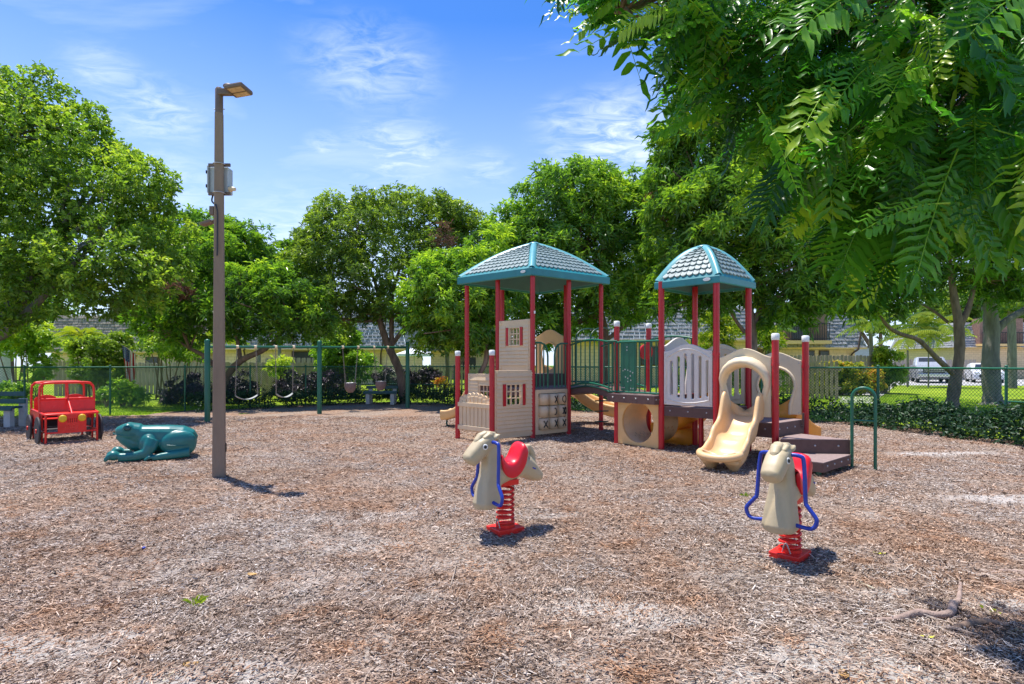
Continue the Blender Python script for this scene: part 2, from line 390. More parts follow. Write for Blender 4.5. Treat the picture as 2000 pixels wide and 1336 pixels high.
def smooth_noise(P, seed, sc):       # cheap value noise
    rng = np.random.RandomState(seed); g = rng.rand(64, 64)
    q = P / sc; i = np.floor(q).astype(int); f = q - i; f = f * f * (3 - 2 * f)
    a = g[i[..., 0] % 64, i[..., 1] % 64]; b = g[(i[..., 0] + 1) % 64, i[..., 1] % 64]
    c = g[i[..., 0] % 64, (i[..., 1] + 1) % 64]; d = g[(i[..., 0] + 1) % 64, (i[..., 1] + 1) % 64]
    return (a * (1 - f[..., 0]) + b * f[..., 0]) * (1 - f[..., 1]) + (c * (1 - f[..., 0]) + d * f[..., 0]) * f[..., 1]
SANDS = [(G(510, 1315), .30, .16), (G(1190, 1190), .45, .13), (G(1300, 1215), .35, .12), (G(820, 1165), .30, .08), (G(20, 1270), .5, .2), (G(1740, 1160), .22, .12),
         (G(1620, 1290), .45, .2), (G(1960, 975), .7, .2), (G(1850, 885), 1.0, .22), (G(1150, 1180), .25, .1), (G(1440, 1320), .3, .15), (G(240, 1240), .2, .12),
         (G(1080, 1010), .3, .12), (G(1990, 1180), .4, .2), (G(300, 1335), .35, .12), (G(1750, 1330), .3, .2)]
def sand_mask(P):
    m = np.zeros(P.shape[:-1])
    for c, sx, sy in SANDS:
        m = np.maximum(m, np.exp(-(((P[..., 0] - c.x) / sx) ** 2 + ((P[..., 1] - c.y) / sy) ** 2)))
    n = smooth_noise(P, 3, .31) * .5 + smooth_noise(P, 4, .12) * .3 + smooth_noise(P, 5, .045) * .25
    base = .42 * smooth_noise(P, 8, 1.3) * (P[..., 1] < 5) + .12
    return np.clip((np.maximum(m, base) + .9 * (n - .52)) * 1.5 - .25, 0, 1)
def ground_z(P):
    return .036 * (smooth_noise(P, 11, 1.7) - .5) + .026 * (smooth_noise(P, 12, .55) - .5) + .016 * (smooth_noise(P, 13, .17) - .5)

def sheet(name, poly, z, m):
    mb = MB(); mb.add([(x, y, z) for x, y in poly], [tuple(range(len(poly)))])
    o = mb.build(name, m); o['kind'] = 'structure'; return o

gm = bpy.data.materials.new('lawn_grass'); gm.use_nodes = True
N, L = gm.node_tree.nodes, gm.node_tree.links; b = N['Principled BSDF']; b.inputs['Roughness'].default_value = .9; b.inputs['Specular IOR Level'].default_value = .1
t = N.new('ShaderNodeTexCoord'); n = N.new('ShaderNodeTexNoise'); n.inputs['Scale'].default_value = .35; n.inputs['Detail'].default_value = 10; n.inputs['Roughness'].default_value = .75
L.new(t.outputs['Object'], n.inputs['Vector']); r = N.new('ShaderNodeValToRGB'); L.new(n.outputs[0], r.inputs[0])
r.color_ramp.elements[0].position = .35; r.color_ramp.elements[0].color = (.13, .24, .012, 1); r.color_ramp.elements[1].position = .7; r.color_ramp.elements[1].color = (.36, .46, .03, 1)
L.new(r.outputs[0], b.inputs['Base Color'])
n = N.new('ShaderNodeTexNoise'); n.inputs['Scale'].default_value = 40; L.new(t.outputs['Object'], n.inputs['Vector'])
bp = N.new('ShaderNodeBump'); bp.inputs['Strength'].default_value = .8; bp.inputs['Distance'].default_value = .05; L.new(n.outputs[0], bp.inputs['Height']); L.new(bp.outputs[0], b.inputs['Normal'])
sheet('lawn_ground', [(-400, -60), (400, -60), (400, 800), (-400, 800)], -.03, gm)
# gently rising lawn beyond the fence keeps level here; driveway and paths lie on it
sheet('driveway', [(24, 36), (60, 33), (60, 50), (22, 50)], -.022, M['asphalt'])
sheet('garden_path', [(11.3, 19.5), (12.3, 19.2), (24.5, 36), (22.8, 38)], -.024, M['path'])
sheet('left_path', [(-40, 24), (-22, 21.5), (-22, 22.8), (-40, 26)], -.024, M['path'])

# mulch bed: fine grid near the camera
def mulch():
    xs = np.concatenate([np.linspace(-17, -5, 90), np.linspace(-4.95, 5, 260), np.linspace(5.05, 10.3, 60)])
    ys = np.concatenate([np.linspace(-3, 1.2, 16), np.linspace(1.25, 6, 190), np.linspace(6.06, 19.9, 170)])
    Xg, Yg = np.meshgrid(xs, ys, indexing='ij'); P = np.stack([Xg, Yg], -1)
    z = ground_z(P); d = np.full(Xg.shape, 9.)
    for a, c in zip(FENCE[:-1], FENCE[1:]): d = np.minimum(d, seg_dist(P, a, c))
    ins = inside_poly(P, YARD); lim = np.where(P[..., 0] < -9.5, .9, .15) + .3 * (smooth_noise(P, 9, .6) - .5)
    ok = ins & (d > lim)
    nx, ny = Xg.shape; idx = np.arange(nx * ny).reshape(nx, ny)
    q = np.stack([idx[:-1, :-1], idx[1:, :-1], idx[1:, 1:], idx[:-1, 1:]], -1).reshape(-1, 4)
    keep = (ok[:-1, :-1] & ok[1:, 1:] & ok[1:, :-1] & ok[:-1, 1:]).reshape(-1)
    V = np.stack([Xg, Yg, z], -1).reshape(-1, 3)
    me = np_mesh('mulch_ground', V, q[keep], mulch_mat, smooth=True)
    at = me.attributes.new('sand', 'FLOAT', 'POINT'); at.data.foreach_set('value', sand_mask(P).reshape(-1).astype(np.float32))
    o = link(bpy.data.objects.new('mulch_ground', me)); o['kind'] = 'structure'
def np_mesh(name, V, faces, m, smooth=False, tint=None):
    me = bpy.data.meshes.new(name); faces = np.asarray(faces); k = faces.shape[1]
    me.vertices.add(len(V)); me.vertices.foreach_set('co', np.ascontiguousarray(V, np.float32).reshape(-1))
    me.loops.add(faces.size); me.loops.foreach_set('vertex_index', faces.astype(np.int32).reshape(-1))
    me.polygons.add(len(faces)); me.polygons.foreach_set('loop_start', np.arange(0, faces.size, k, dtype=np.int32))
    me.polygons.foreach_set('use_smooth', np.full(len(faces), smooth))
    me.materials.append(m)
    if tint is not None:
        at = me.attributes.new('tint', 'FLOAT', 'FACE'); at.data.foreach_set('value', np.asarray(tint, np.float32))
    me.update(calc_edges=True); return me
mulch_mat = bpy.data.materials.new('mulch_and_sand'); mulch_mat.use_nodes = True
N, L = mulch_mat.node_tree.nodes, mulch_mat.node_tree.links; b = N['Principled BSDF']; b.inputs['Roughness'].default_value = .92; b.inputs['Specular IOR Level'].default_value = .1
t = N.new('ShaderNodeTexCoord')
mpg = N.new('ShaderNodeMapping'); L.new(t.outputs['Object'], mpg.inputs[0]); mpg.inputs['Scale'].default_value = (1, 2.2, 1); mpg.inputs['Rotation'].default_value = (0, 0, R(12))
n = N.new('ShaderNodeTexNoise'); n.inputs['Scale'].default_value = 19; n.inputs['Detail'].default_value = 8; n.inputs['Roughness'].default_value = .8; L.new(mpg.outputs[0], n.inputs['Vector'])
r = N.new('ShaderNodeValToRGB'); L.new(n.outputs[0], r.inputs[0]); e = r.color_ramp.elements
e[0].position = .36; e[0].color = (.05, .035, .025, 1); e[1].position = .66; e[1].color = (.60, .49, .405, 1)
x = e.new(.5); x.color = (.26, .195, .15, 1)
n3 = N.new('ShaderNodeTexNoise'); n3.inputs['Scale'].default_value = .9; n3.inputs['Detail'].default_value = 5; L.new(t.outputs['Object'], n3.inputs['Vector'])
r3 = N.new('ShaderNodeValToRGB'); L.new(n3.outputs[0], r3.inputs[0]); r3.color_ramp.elements[0].position = .4; r3.color_ramp.elements[0].color = (.97, .76, .62, 1); r3.color_ramp.elements[1].position = .6; r3.color_ramp.elements[1].color = (1, 1, 1, 1)
mm = N.new('ShaderNodeMix'); mm.data_type = 'RGBA'; mm.blend_type = 'MULTIPLY'; mm.inputs[0].default_value = .8; L.new(r.outputs[0], mm.inputs[6]); L.new(r3.outputs[0], mm.inputs[7])
a = N.new('ShaderNodeAttribute'); a.attribute_name = 'sand'
ns = N.new('ShaderNodeTexNoise'); ns.inputs['Scale'].default_value = 45; ns.inputs['Detail'].default_value = 6; L.new(t.outputs['Object'], ns.inputs['Vector'])
ad = N.new('ShaderNodeMath'); ad.operation = 'ADD'; L.new(a.outputs['Fac'], ad.inputs[0]); L.new(ns.outputs[0], ad.inputs[1])
rs = N.new('ShaderNodeMapRange'); L.new(ad.outputs[0], rs.inputs[0]); rs.inputs[1].default_value = .70; rs.inputs[2].default_value = 1.5
m3 = N.new('ShaderNodeMix'); m3.data_type = 'RGBA'; L.new(rs.outputs[0], m3.inputs[0]); L.new(mm.outputs[2], m3.inputs[6]); m3.inputs[7].default_value = (.47, .43, .39, 1)
L.new(m3.outputs[2], b.inputs['Base Color'])
bp = N.new('ShaderNodeBump'); bp.inputs['Strength'].default_value = .9; bp.inputs['Distance'].default_value = .015; L.new(n.outputs[0], bp.inputs['Height']); L.new(bp.outputs[0], b.inputs['Normal'])
mulch()

def chips():
    rng = np.random.RandomState(21)
    bands = [(1.9, 3.2, 12500), (3.2, 5.0, 6800), (5.0, 8.0, 2900), (8.0, 14.0, 1300)]
    Ps = []; sc = []
    for y0, y1, dens in bands:
        hw = y1 * .93 + .3; n = int(dens * (y1 - y0) * 2 * hw)
        p = np.stack([rng.uniform(-hw, hw, n), rng.uniform(y0, y1, n)], -1)
        p = p[(np.abs(p[:, 0]) < p[:, 1] * .93 + .3) & (p[:, 0] < 8.2) & inside_poly(p, YARD)]
        if len(p): Ps.append(p); sc.append(np.full(len(p), 1.0 + .075 * max(0, (y0 - 2))))
    P = np.concatenate(Ps); sc = np.concatenate(sc)
    keep = rng.rand(len(P)) > sand_mask(P) * .5; P = P[keep]; sc = sc[keep]; n = len(P)
    z = ground_z(P) + rng.uniform(0.000, .016, n)
    Ln = np.clip(rng.lognormal(math.log(.0185), .52, n), .007, .085) * sc; Wd = np.clip(rng.lognormal(math.log(.0044), .4, n), .002, .013) * sc
    th = smooth_noise(P, 33, .8) * 2.2 - .7 + rng.normal(0, .75, n); pit = rng.normal(0, .24, n); roll = rng.normal(0, .5, n)
    d = np.stack([np.cos(th) * np.cos(pit), np.sin(th) * np.cos(pit), np.sin(pit)], -1)
    s = np.stack([-np.sin(th), np.cos(th), np.zeros(n)], -1); up = np.cross(d, s)
    s2 = s * np.cos(roll)[:, None] + up * np.sin(roll)[:, None]; up2 = np.cross(d, s2)
    c = np.stack([P[:, 0], P[:, 1], z], -1); H = (Wd * rng.uniform(.25, .6, n))[:, None]
    tw = rng.uniform(.35, 1, n)[:, None]; Lh = (Ln / 2)[:, None]; Wh = (Wd / 2)[:, None]
    V = np.stack([c - d * Lh - s2 * Wh, c - d * Lh + up2 * H, c - d * Lh + s2 * Wh, c + d * Lh - s2 * Wh * tw, c + d * Lh + up2 * H * tw, c + d * Lh + s2 * Wh * tw], 1).reshape(-1, 3)
    k = np.arange(n)[:, None] * 6; f = np.concatenate([k + np.array([0, 1, 4, 3]), k + np.array([1, 2, 5, 4])], 0)
    patch = smooth_noise(P, 41, .7) * .6 + smooth_noise(P, 42, .25) * .4
    tt = np.clip(.53 + rng.normal(0, .19, n) + (patch - .5) * .22, 0, 1)
    tt = np.where(rng.rand(n) < .10, rng.uniform(0, .25, n), tt); tt = np.where(rng.rand(n) < .05, rng.uniform(.85, 1.0, n), tt)
    me = np_mesh('wood_chips', V, f, M['chips'], tint=np.concatenate([tt, np.clip(tt + .03, 0, 1)]))
    o = link(bpy.data.objects.new('wood_chips', me)); o['kind'] = 'stuff'
    tag(o, 'loose shredded wood chips covering the playground bed', 'mulch'); 
chips()
def straw():
    rng = np.random.RandomState(22); n = 5200
    P = np.stack([rng.uniform(-2.5, 3.6, n), rng.uniform(1.9, 5.2, n)], -1); w = np.clip((P[:, 0] + 1.2) / 3.2, .06, 1) * np.clip((5.4 - P[:, 1]) / 3, 0, 1); P = P[rng.rand(n) < w]; n = len(P)
    Ln = np.clip(rng.lognormal(math.log(.07), .5, n), .03, .24); Wd = rng.uniform(.0009, .0019, n); th = smooth_noise(P, 51, .5) * 5 + rng.normal(0, .5, n); d = np.stack([np.cos(th), np.sin(th), rng.normal(0, .03, n)], -1)
    s = np.stack([-np.sin(th), np.cos(th), np.zeros(n)], -1); c = np.concatenate([P, (ground_z(P) + rng.uniform(.008, .020, n))[:, None]], 1); bow = (s * rng.normal(0, .09, (n, 1)) + np.array([0, 0, .03])) * Ln[:, None]
    rows = []
    for t in (-.5, -.17, .17, .5):
        m_ = c + d * (Ln * t)[:, None] + bow * (1 - (2 * t) ** 2); rows += [m_ - s * Wd[:, None], m_ + np.array([0, 0, 1.]) * Wd[:, None] * 1.3, m_ + s * Wd[:, None]]
    V = np.stack(rows, 1).reshape(-1, 3); k = np.arange(n)[:, None] * 12; f = np.concatenate([k + np.array(q) + 3 * j for j in range(3) for q in ([0, 1, 4, 3], [1, 2, 5, 4])], 0)
    tt = np.clip(rng.normal(.60, .22, n), 0, 1); o = link(bpy.data.objects.new('dry_straw', np_mesh('dry_straw', V, f, M['chips'], tint=np.tile(tt, 6)))); o['kind'] = 'stuff'
    tag(o, 'thin dry needles and twigs strewn over the lower right of the chips', 'straw')
straw()

# ---------------------------------------------------------------- foliage
def unit(a): return a / np.maximum(np.linalg.norm(a, axis=-1, keepdims=True), 1e-9)
def leaf_mesh(name, B, D, U, Ln, Wd, tint, m, droop=.15, fold=.18):
    """pointed leaves: B base, D direction, U rough normal"""
    S = unit(np.cross(D, U)); Nn = unit(np.cross(S, D)); n = len(B)
    Ln = Ln[:, None]; Wd = Wd[:, None]
    a = B; l = B + D * Ln * .5 - S * Wd * .5 + Nn * Wd * fold; r_ = B + D * Ln * .5 + S * Wd * .5 + Nn * Wd * fold
    tip = B + D * Ln; tip = tip + np.array([0, 0, -1.]) * Ln * droop
    V = np.stack([a, l, tip, r_], 1).reshape(-1, 3); k = np.arange(n)[:, None] * 4
    f = np.concatenate([k + np.array([0, 1, 2]), k + np.array([0, 2, 3])], 0)
    return np_mesh(name, V, f, m, tint=np.concatenate([tint, tint]))
def tufts(rng, pos, axis, nl, L0, W0, tint, spread=(35, 95), jit=.25):
    n = len(pos); P = np.repeat(pos, nl, 0); A = np.repeat(unit(axis), nl, 0)
    ref = unit(rng.normal(size=(n * nl, 3))); T = unit(np.cross(A, ref)); sp = np.radians(rng.uniform(*spread, n * nl))[:, None]
    D = unit(A * np.cos(sp) + T * np.sin(sp)); U = unit(A + rng.normal(size=A.shape) * .35)
    L_ = L0 * rng.uniform(.65, 1.25, n * nl); W_ = W0 * rng.uniform(.7, 1.2, n * nl)
    P = P + rng.normal(size=P.shape) * L0 * jit
    return P, D, U, L_, W_, np.clip(np.repeat(tint, nl) + rng.normal(0, .09, n * nl), 0, 1.1)
def crown_mesh(name, lobes, m, seed, dens=14, nl=9, L0=.16, W0=.05, clump=(.22, .40), kcl=16, spread=(35, 95), inner=.22, tb=.5, droop=.15, flat=1.0):
    rng = np.random.RandomState(seed); pos = []; ax = []; ti = []
    for c, r in lobes:
        c = np.array(c); r = np.array(r, float); area = 4 * pi * ((r[0] * r[1] + r[0] * r[2] + r[1] * r[2]) / 3)
        K = max(6, int(kcl * max(1, area / 12))); nt = int(area * dens)
        cd = unit(rng.normal(size=(K, 3))); cd[:, 2] = np.where(cd[:, 2] < -.55, -cd[:, 2] * .4, cd[:, 2]); cd = unit(cd)
        cc = c + cd * r * rng.uniform(.72, 1.02, (K, 1)); crd = r.mean() * rng.uniform(*clump, K); ct = rng.normal(0, .12, K)
        i = rng.randint(0, K, nt); d2 = unit(unit(rng.normal(size=(nt, 3))) + .55 * cd[i])
        rad = rng.uniform(.55, 1.08, (nt, 1)); p = cc[i] + d2 * crd[i][:, None] * rad * np.array([1, 1, .85 * flat])
        pos.append(p); ax.append(d2 * .6 + cd[i] * .4 + np.array([0, 0, .45]) + rng.normal(size=(nt, 3)) * .25)
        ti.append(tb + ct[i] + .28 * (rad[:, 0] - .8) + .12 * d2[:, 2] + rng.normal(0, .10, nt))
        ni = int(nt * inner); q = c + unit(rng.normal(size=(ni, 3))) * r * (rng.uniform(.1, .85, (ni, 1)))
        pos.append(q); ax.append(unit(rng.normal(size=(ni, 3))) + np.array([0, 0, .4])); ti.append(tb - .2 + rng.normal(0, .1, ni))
    pos = np.concatenate(pos); ax = np.concatenate(ax); ti = np.concatenate(ti)
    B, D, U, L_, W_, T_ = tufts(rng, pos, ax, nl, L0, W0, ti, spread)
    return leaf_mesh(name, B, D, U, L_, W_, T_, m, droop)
def px_lobes(lst, Y):          # (px, py, rx px, ry px, depth offset m) measured on the photo
    out = []
    for px, py, rx, ry, dy in lst:
        c = W(px, py, Y + dy); k = (Y + dy) / F; out.append(((c.x, c.y, c.z), (rx * k, (rx + ry) / 2 * k * .9, ry * k)))
    return out
def tree(name, label, base, Y, lobes, trunk, m, seed, bark='bark', r0=.2, limbs=True, extra=None, **kw):
    """trunk = list of branches, each a list of (px, py, dY, radius)"""
    L_ = px_lobes(lobes, Y); b0 = Vector(base)
    rt = root(name, b0, label, 'tree')
    mb = MB(); kr = 1.0 if seed == 3 else .68
    tops = []
    for br in trunk:
        pts = [W(p[0], p[1], Y + p[2]) for p in br]; rd = [p[3] * kr for p in br]
        if br is trunk[0] and pts[0].z > .3: pts[0].z = 0
        sp = spline(pts, 5); rr = []
        for i in range(len(sp)):
            t_ = i / 5; k = min(int(t_), len(rd) - 2); f_ = t_ - k; rr.append(rd[k] * (1 - f_) + rd[k + 1] * f_)
        rg = random.Random(seed + len(tops))
        rr = [a_ * (1 + .09 * rg.uniform(-1, 1)) for a_ in rr]
        if br is trunk[0]: rr[0] *= 1.45; rr[1] *= 1.15
        mb.tube(sp, rr, 11); tops.append((sp[-1], rr[-1])); tops.append((sp[len(sp) * 2 // 3], rr[len(sp) * 2 // 3]))
    rg = random.Random(seed)
    if limbs:
        for c, r in L_:
            c = Vector(c); a, ra = min(tops, key=lambda q: (q[0] - c).length)
            for k in range(3):
                tgt = c + Vector((rg.uniform(-1, 1) * r[0], rg.uniform(-1, 1) * r[1], rg.uniform(-.4, .8) * r[2])) * .75
                mid = (a + tgt) / 2 + Vector((rg.uniform(-.2, .2), rg.uniform(-.2, .2), rg.uniform(0, .3))) * (tgt - a).length * .4
                mb.tube(spline([a, mid, tgt], 5), [ra * .75 * (1 - i / 11.5) + .008 for i in range(11)], 6)
    mb.build('trunk', M[bark], rt)
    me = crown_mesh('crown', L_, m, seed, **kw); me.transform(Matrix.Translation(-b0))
    o = link(bpy.data.objects.new('crown', me)); o.parent = rt
    if extra:
        nm, ml, mt, kk = extra; me = crown_mesh(nm, px_lobes(ml, Y), mt, seed + 5, **kk); me.transform(Matrix.Translation(-b0))
        o = link(bpy.data.objects.new(nm, me)); o.parent = rt
    return rt

# big oak at the left edge
tree('oak_tree', 'big spreading oak at the left edge, its heavy grey limb above the red play jeep', G(-110, 815), 13.2,
     [(60, 330, 150, 130, 0), (-60, 300, 150, 150, .5), (150, 430, 150, 120, .3), (60, 230, 110, 80, .6), (20, 180, 50, 30, .7), (150, 255, 60, 45, .6), (250, 400, 75, 95, -.2), (290, 470, 78, 80, .4), (215, 310, 50, 40, .8),
      (225, 530, 110, 90, -.8), (110, 560, 130, 85, -.6), (-40, 520, 150, 130, -.3), (240, 590, 80, 45, -.2), (330, 540, 40, 50, .6), (20, 625, 50, 35, -.9), (-200, 420, 180, 240, 0)],
     [[(-110, 815, 0, .34), (-90, 720, 0, .3), (-30, 660, 0, .27), (20, 600, 0, .21), (60, 560, .1, .15), (110, 480, .3, .09)],
      [(-30, 660, 0, .2), (20, 640, -.2, .14), (65, 600, -.3, .09), (130, 530, -.4, .06), (190, 470, -.4, .03)],
      [(-60, 690, 0, .24), (-80, 560, .3, .18), (-60, 400, .4, .12), (-20, 280, .5, .05)]],
     M['oak'], 3, bark='bark2', dens=30, nl=8, L0=.12, W0=.06, clump=(.20, .42), kcl=26, spread=(20, 100), tb=.56, inner=.25)
# trees along the back
tree('carrotwood_tree', 'dark low-branched tree behind the lamp post, with a clump of dry maroon leaves', G(425, 792), 17.5,
     [(455, 500, 50, 55, 1), (400, 530, 75, 75, .5), (340, 600, 75, 60, 0), (500, 585, 72, 60, -.6), (560, 600, 75, 60, -.3), (470, 620, 80, 45, -.5), (380, 625, 60, 40, -.8), (300, 640, 60, 36, -.4), (600, 635, 55, 35, -.4), (535, 545, 50, 35, 0), (335, 640, 30, 20, -.9), (390, 470, 45, 28, 1.2), (310, 600, 60, 50, .6), (400, 450, 60, 40, 1.5), (470, 470, 50, 40, 1.6), (520, 510, 60, 40, 1.6), (450, 590, 70, 60, .5), (560, 655, 50, 26, -.4), (350, 665, 50, 22, -.2), (480, 655, 60, 24, .8)],
     [[(425, 795, 0, .19), (440, 742, 0, .17), (470, 705, -.1, .15), (520, 680, -.2, .11), (560, 640, -.2, .07)], [(440, 742, 0, .12), (405, 700, -.2, .10), (370, 680, -.4, .07), (330, 655, -.5, .05)], [(470, 705, 0, .1), (460, 640, .2, .08), (450, 560, .3, .05)]],
     M['carrot'], 13, dens=17, nl=12, L0=.20, W0=.052, spread=(30, 100), tb=.50, droop=.25,
     extra=('dry_leaves', [(330, 570, 42, 22, -1.3)], M['dead'], dict(dens=20, nl=10, L0=.2, W0=.04)))
tree('carrotwood_tree', 'broad round-topped tree behind the swing set, forked trunk beside the right swing post', G(790, 788), 19,
     [(700, 480, 105, 85, 0), (640, 470, 60, 60, .5), (800, 440, 100, 60, .5), (870, 460, 75, 60, .5), (670, 420, 55, 35, .6), (730, 400, 60, 30, .4), (830, 400, 50, 20, .6), (640, 540, 75, 75, -.5), (730, 560, 100, 70, -.8), (850, 540, 85, 75, 0), (620, 610, 55, 45, -.4), (700, 610, 80, 35, -.6), (600, 470, 30, 25, .6), (910, 450, 40, 35, .8), (780, 620, 60, 30, .3), (930, 470, 40, 40, 1.0), (840, 620, 60, 40, .8), (660, 650, 50, 24, 1), (590, 560, 45, 50, .6), (600, 500, 40, 40, .8)],
     [[(792, 790, 0, .24), (780, 725, 0, .21), (758, 675, 0, .19), (742, 625, 0, .15), (735, 560, .2, .09), (700, 470, .3, .04)], [(765, 690, 0, .14), (765, 620, .2, .11), (770, 560, .3, .08), (800, 470, .4, .04)],
      [(740, 625, 0, .08), (700, 628, -.2, .06), (660, 620, -.3, .04)], [(762, 680, 0, .12), (790, 640, .2, .09), (840, 580, .4, .05)]],
     M['mid'], 31, dens=17, nl=11, L0=.17, W0=.056, kcl=20, tb=.50,
     extra=('dry_leaves', [(868, 465, 26, 24, -1.5)], M['dead'], dict(dens=22, nl=10, L0=.16, W0=.03)))
tree('carrotwood_tree', 'bright fresh green tree immediately left of the larger play tower, thin dark trunk', G(935, 800), 16.6,
     [(890, 580, 85, 70, 0), (835, 560, 50, 45, -.3), (950, 520, 60, 40, .3), (870, 640, 75, 45, -.3), (945, 640, 65, 60, .2), (840, 640, 40, 40, .2), (900, 520, 60, 30, 0), (980, 590, 50, 60, .7), (930, 670, 40, 30, .1), (820, 600, 40, 50, .3), (860, 670, 50, 34, .4), (960, 480, 50, 36, .8), (975, 670, 45, 40, .6), (830, 520, 30, 25, .3)],
     [[(937, 800, 0, .14), (935, 740, 0, .12), (950, 700, 0, .11), (945, 640, .1, .08), (920, 580, .2, .04)], [(950, 700, 0, .08), (980, 650, .3, .05)]],
     M['carrot'], 44, dens=20, nl=12, L0=.19, W0=.055, tb=.62, droop=.2)
tree('carrotwood_tree', 'tall glossy tree with a pointed crown rising directly behind the larger play tower roof', G(1178, 800), 18.4,
     [(1120, 400, 90, 85, 0), (1120, 345, 60, 35, .2), (1060, 440, 75, 80, 0), (1180, 430, 90, 80, .3), (1250, 440, 75, 80, .6), (1230, 370, 45, 30, .5), (1020, 480, 60, 60, .3), (1120, 510, 110, 75, -.3), (1240, 540, 85, 80, 0), (1170, 590, 110, 55, -.4), (1060, 600, 90, 60, .2), (1000, 560, 60, 60, .4), (1290, 480, 50, 60, .4), (1060, 660, 60, 34, .8), (1120, 640, 60, 30, .3), (1000, 520, 50, 50, 1), (980, 450, 34, 36, .8), (1290, 400, 50, 60, .8), (1240, 620, 50, 24, .6)],
     [[(1180, 800, 0, .2), (1180, 720, 0, .17), (1183, 655, 0, .15), (1172, 600, .1, .11), (1140, 500, .2, .06)], [(1183, 665, 0, .11), (1215, 640, .1, .09), (1250, 605, .2, .06), (1290, 560, .3, .03)]],
     M['carrot'], 52, dens=18, nl=12, L0=.21, W0=.06, kcl=20, tb=.57, droop=.15,
     extra=('dry_leaves', [(1297, 400, 26, 40, -1.6), (1305, 340, 14, 14, -1.4), (1290, 440, 22, 16, -1.5)], M['dead'], dict(dens=18, nl=10, L0=.18, W0=.03)))
tree('carrotwood_tree', 'tallest dark tree behind the smaller play tower, thick trunk splitting just right of the tower', G(1462, 815), 15.6,
     [(1370, 330, 90, 90, 0), (1430, 300, 100, 90, .3), (1520, 350, 110, 100, .3), (1340, 430, 75, 80, 0), (1440, 430, 120, 90, -.4), (1560, 470, 90, 80, 0), (1380, 520, 90, 55, -.4), (1500, 540, 100, 60, -.4), (1330, 280, 45, 35, .4), (1600, 560, 70, 45, 0), (1330, 540, 50, 60, .4), (1570, 600, 60, 30, -.3), (1440, 580, 60, 30, .5), (1310, 600, 50, 34, .8), (1530, 620, 60, 30, .2), (1390, 590, 50, 26, .2), (1620, 500, 80, 60, .4), (1300, 340, 40, 40, .6), (1310, 270, 40, 30, .6)],
     [[(1466, 820, 0, .24), (1466, 720, 0, .22), (1468, 655, 0, .21), (1462, 600, 0, .16), (1440, 540, .1, .11), (1400, 440, .2, .06)], [(1468, 640, 0, .13), (1490, 600, 0, .11), (1540, 565, .1, .07)], [(1455, 650, .1, .08), (1432, 618, .2, .06), (1420, 590, .3, .05)],
      [(1440, 540, .1, .1), (1470, 440, 0, .08), (1500, 385, -.5, .06), (1540, 380, -.6, .03)]],
     M['carrot'], 66, dens=20, nl=12, L0=.22, W0=.052, kcl=20, tb=.56, droop=.3)
tree('carrotwood_tree', 'brown-barked tree on the right lawn, one crooked limb reaching left past the pickup', G(1860, 800), 17,
     [(1640, 560, 85, 50, -1), (1720, 530, 90, 60, -.8), (1600, 590, 60, 35, -.8), (1820, 520, 90, 70, 0), (1930, 510, 90, 70, 0), (1760, 590, 55, 28, -.8), (1690, 600, 60, 25, -1), (1980, 570, 50, 40, 0), (1900, 560, 60, 35, .5), (1800, 430, 160, 60, 0), (1640, 470, 90, 60, 0), (1840, 350, 200, 110, .4), (1640, 370, 110, 90, .4)],
     [[(1858, 800, 0, .26), (1866, 745, 0, .23), (1874, 690, 0, .21), (1872, 630, 0, .19), (1862, 570, 0, .15), (1850, 480, 0, .08)], [(1862, 730, 0, .13), (1830, 700, -.2, .11), (1795, 665, -.3, .1), (1758, 652, -.4, .085), (1732, 635, -.5, .07), (1700, 590, -.6, .03)],
      [(1874, 640, 0, .14), (1892, 600, 0, .12), (1905, 550, .1, .06)], [(1852, 630, .3, .07), (1820, 605, .6, .06), (1790, 590, .8, .03)]],
     M['carrot'], 71, dens=14, nl=12, L0=.24, W0=.055, tb=.45, droop=.28)
tree('oak_tree', 'thick grey-trunked oak on the lawn at far right in front of the white car', G(1938, 789), 18.6,
     [(1990, 480, 120, 90, .6), (2080, 520, 120, 90, .4), (1880, 450, 100, 70, 1.2), (2000, 400, 200, 110, 1.5)],
     [[(1940, 789, 0, .46), (1938, 770, 0, .38), (1935, 700, 0, .36), (1937, 640, 0, .34), (1925, 560, 0, .25), (1900, 480, .5, .1)], [(1940, 650, 0, .22), (1968, 625, -.1, .17), (2010, 600, -.1, .15), (2070, 560, 0, .1)]],
     M['oak'], 81, bark='bark2', dens=10, nl=8, L0=.15, W0=.07, tb=.4)
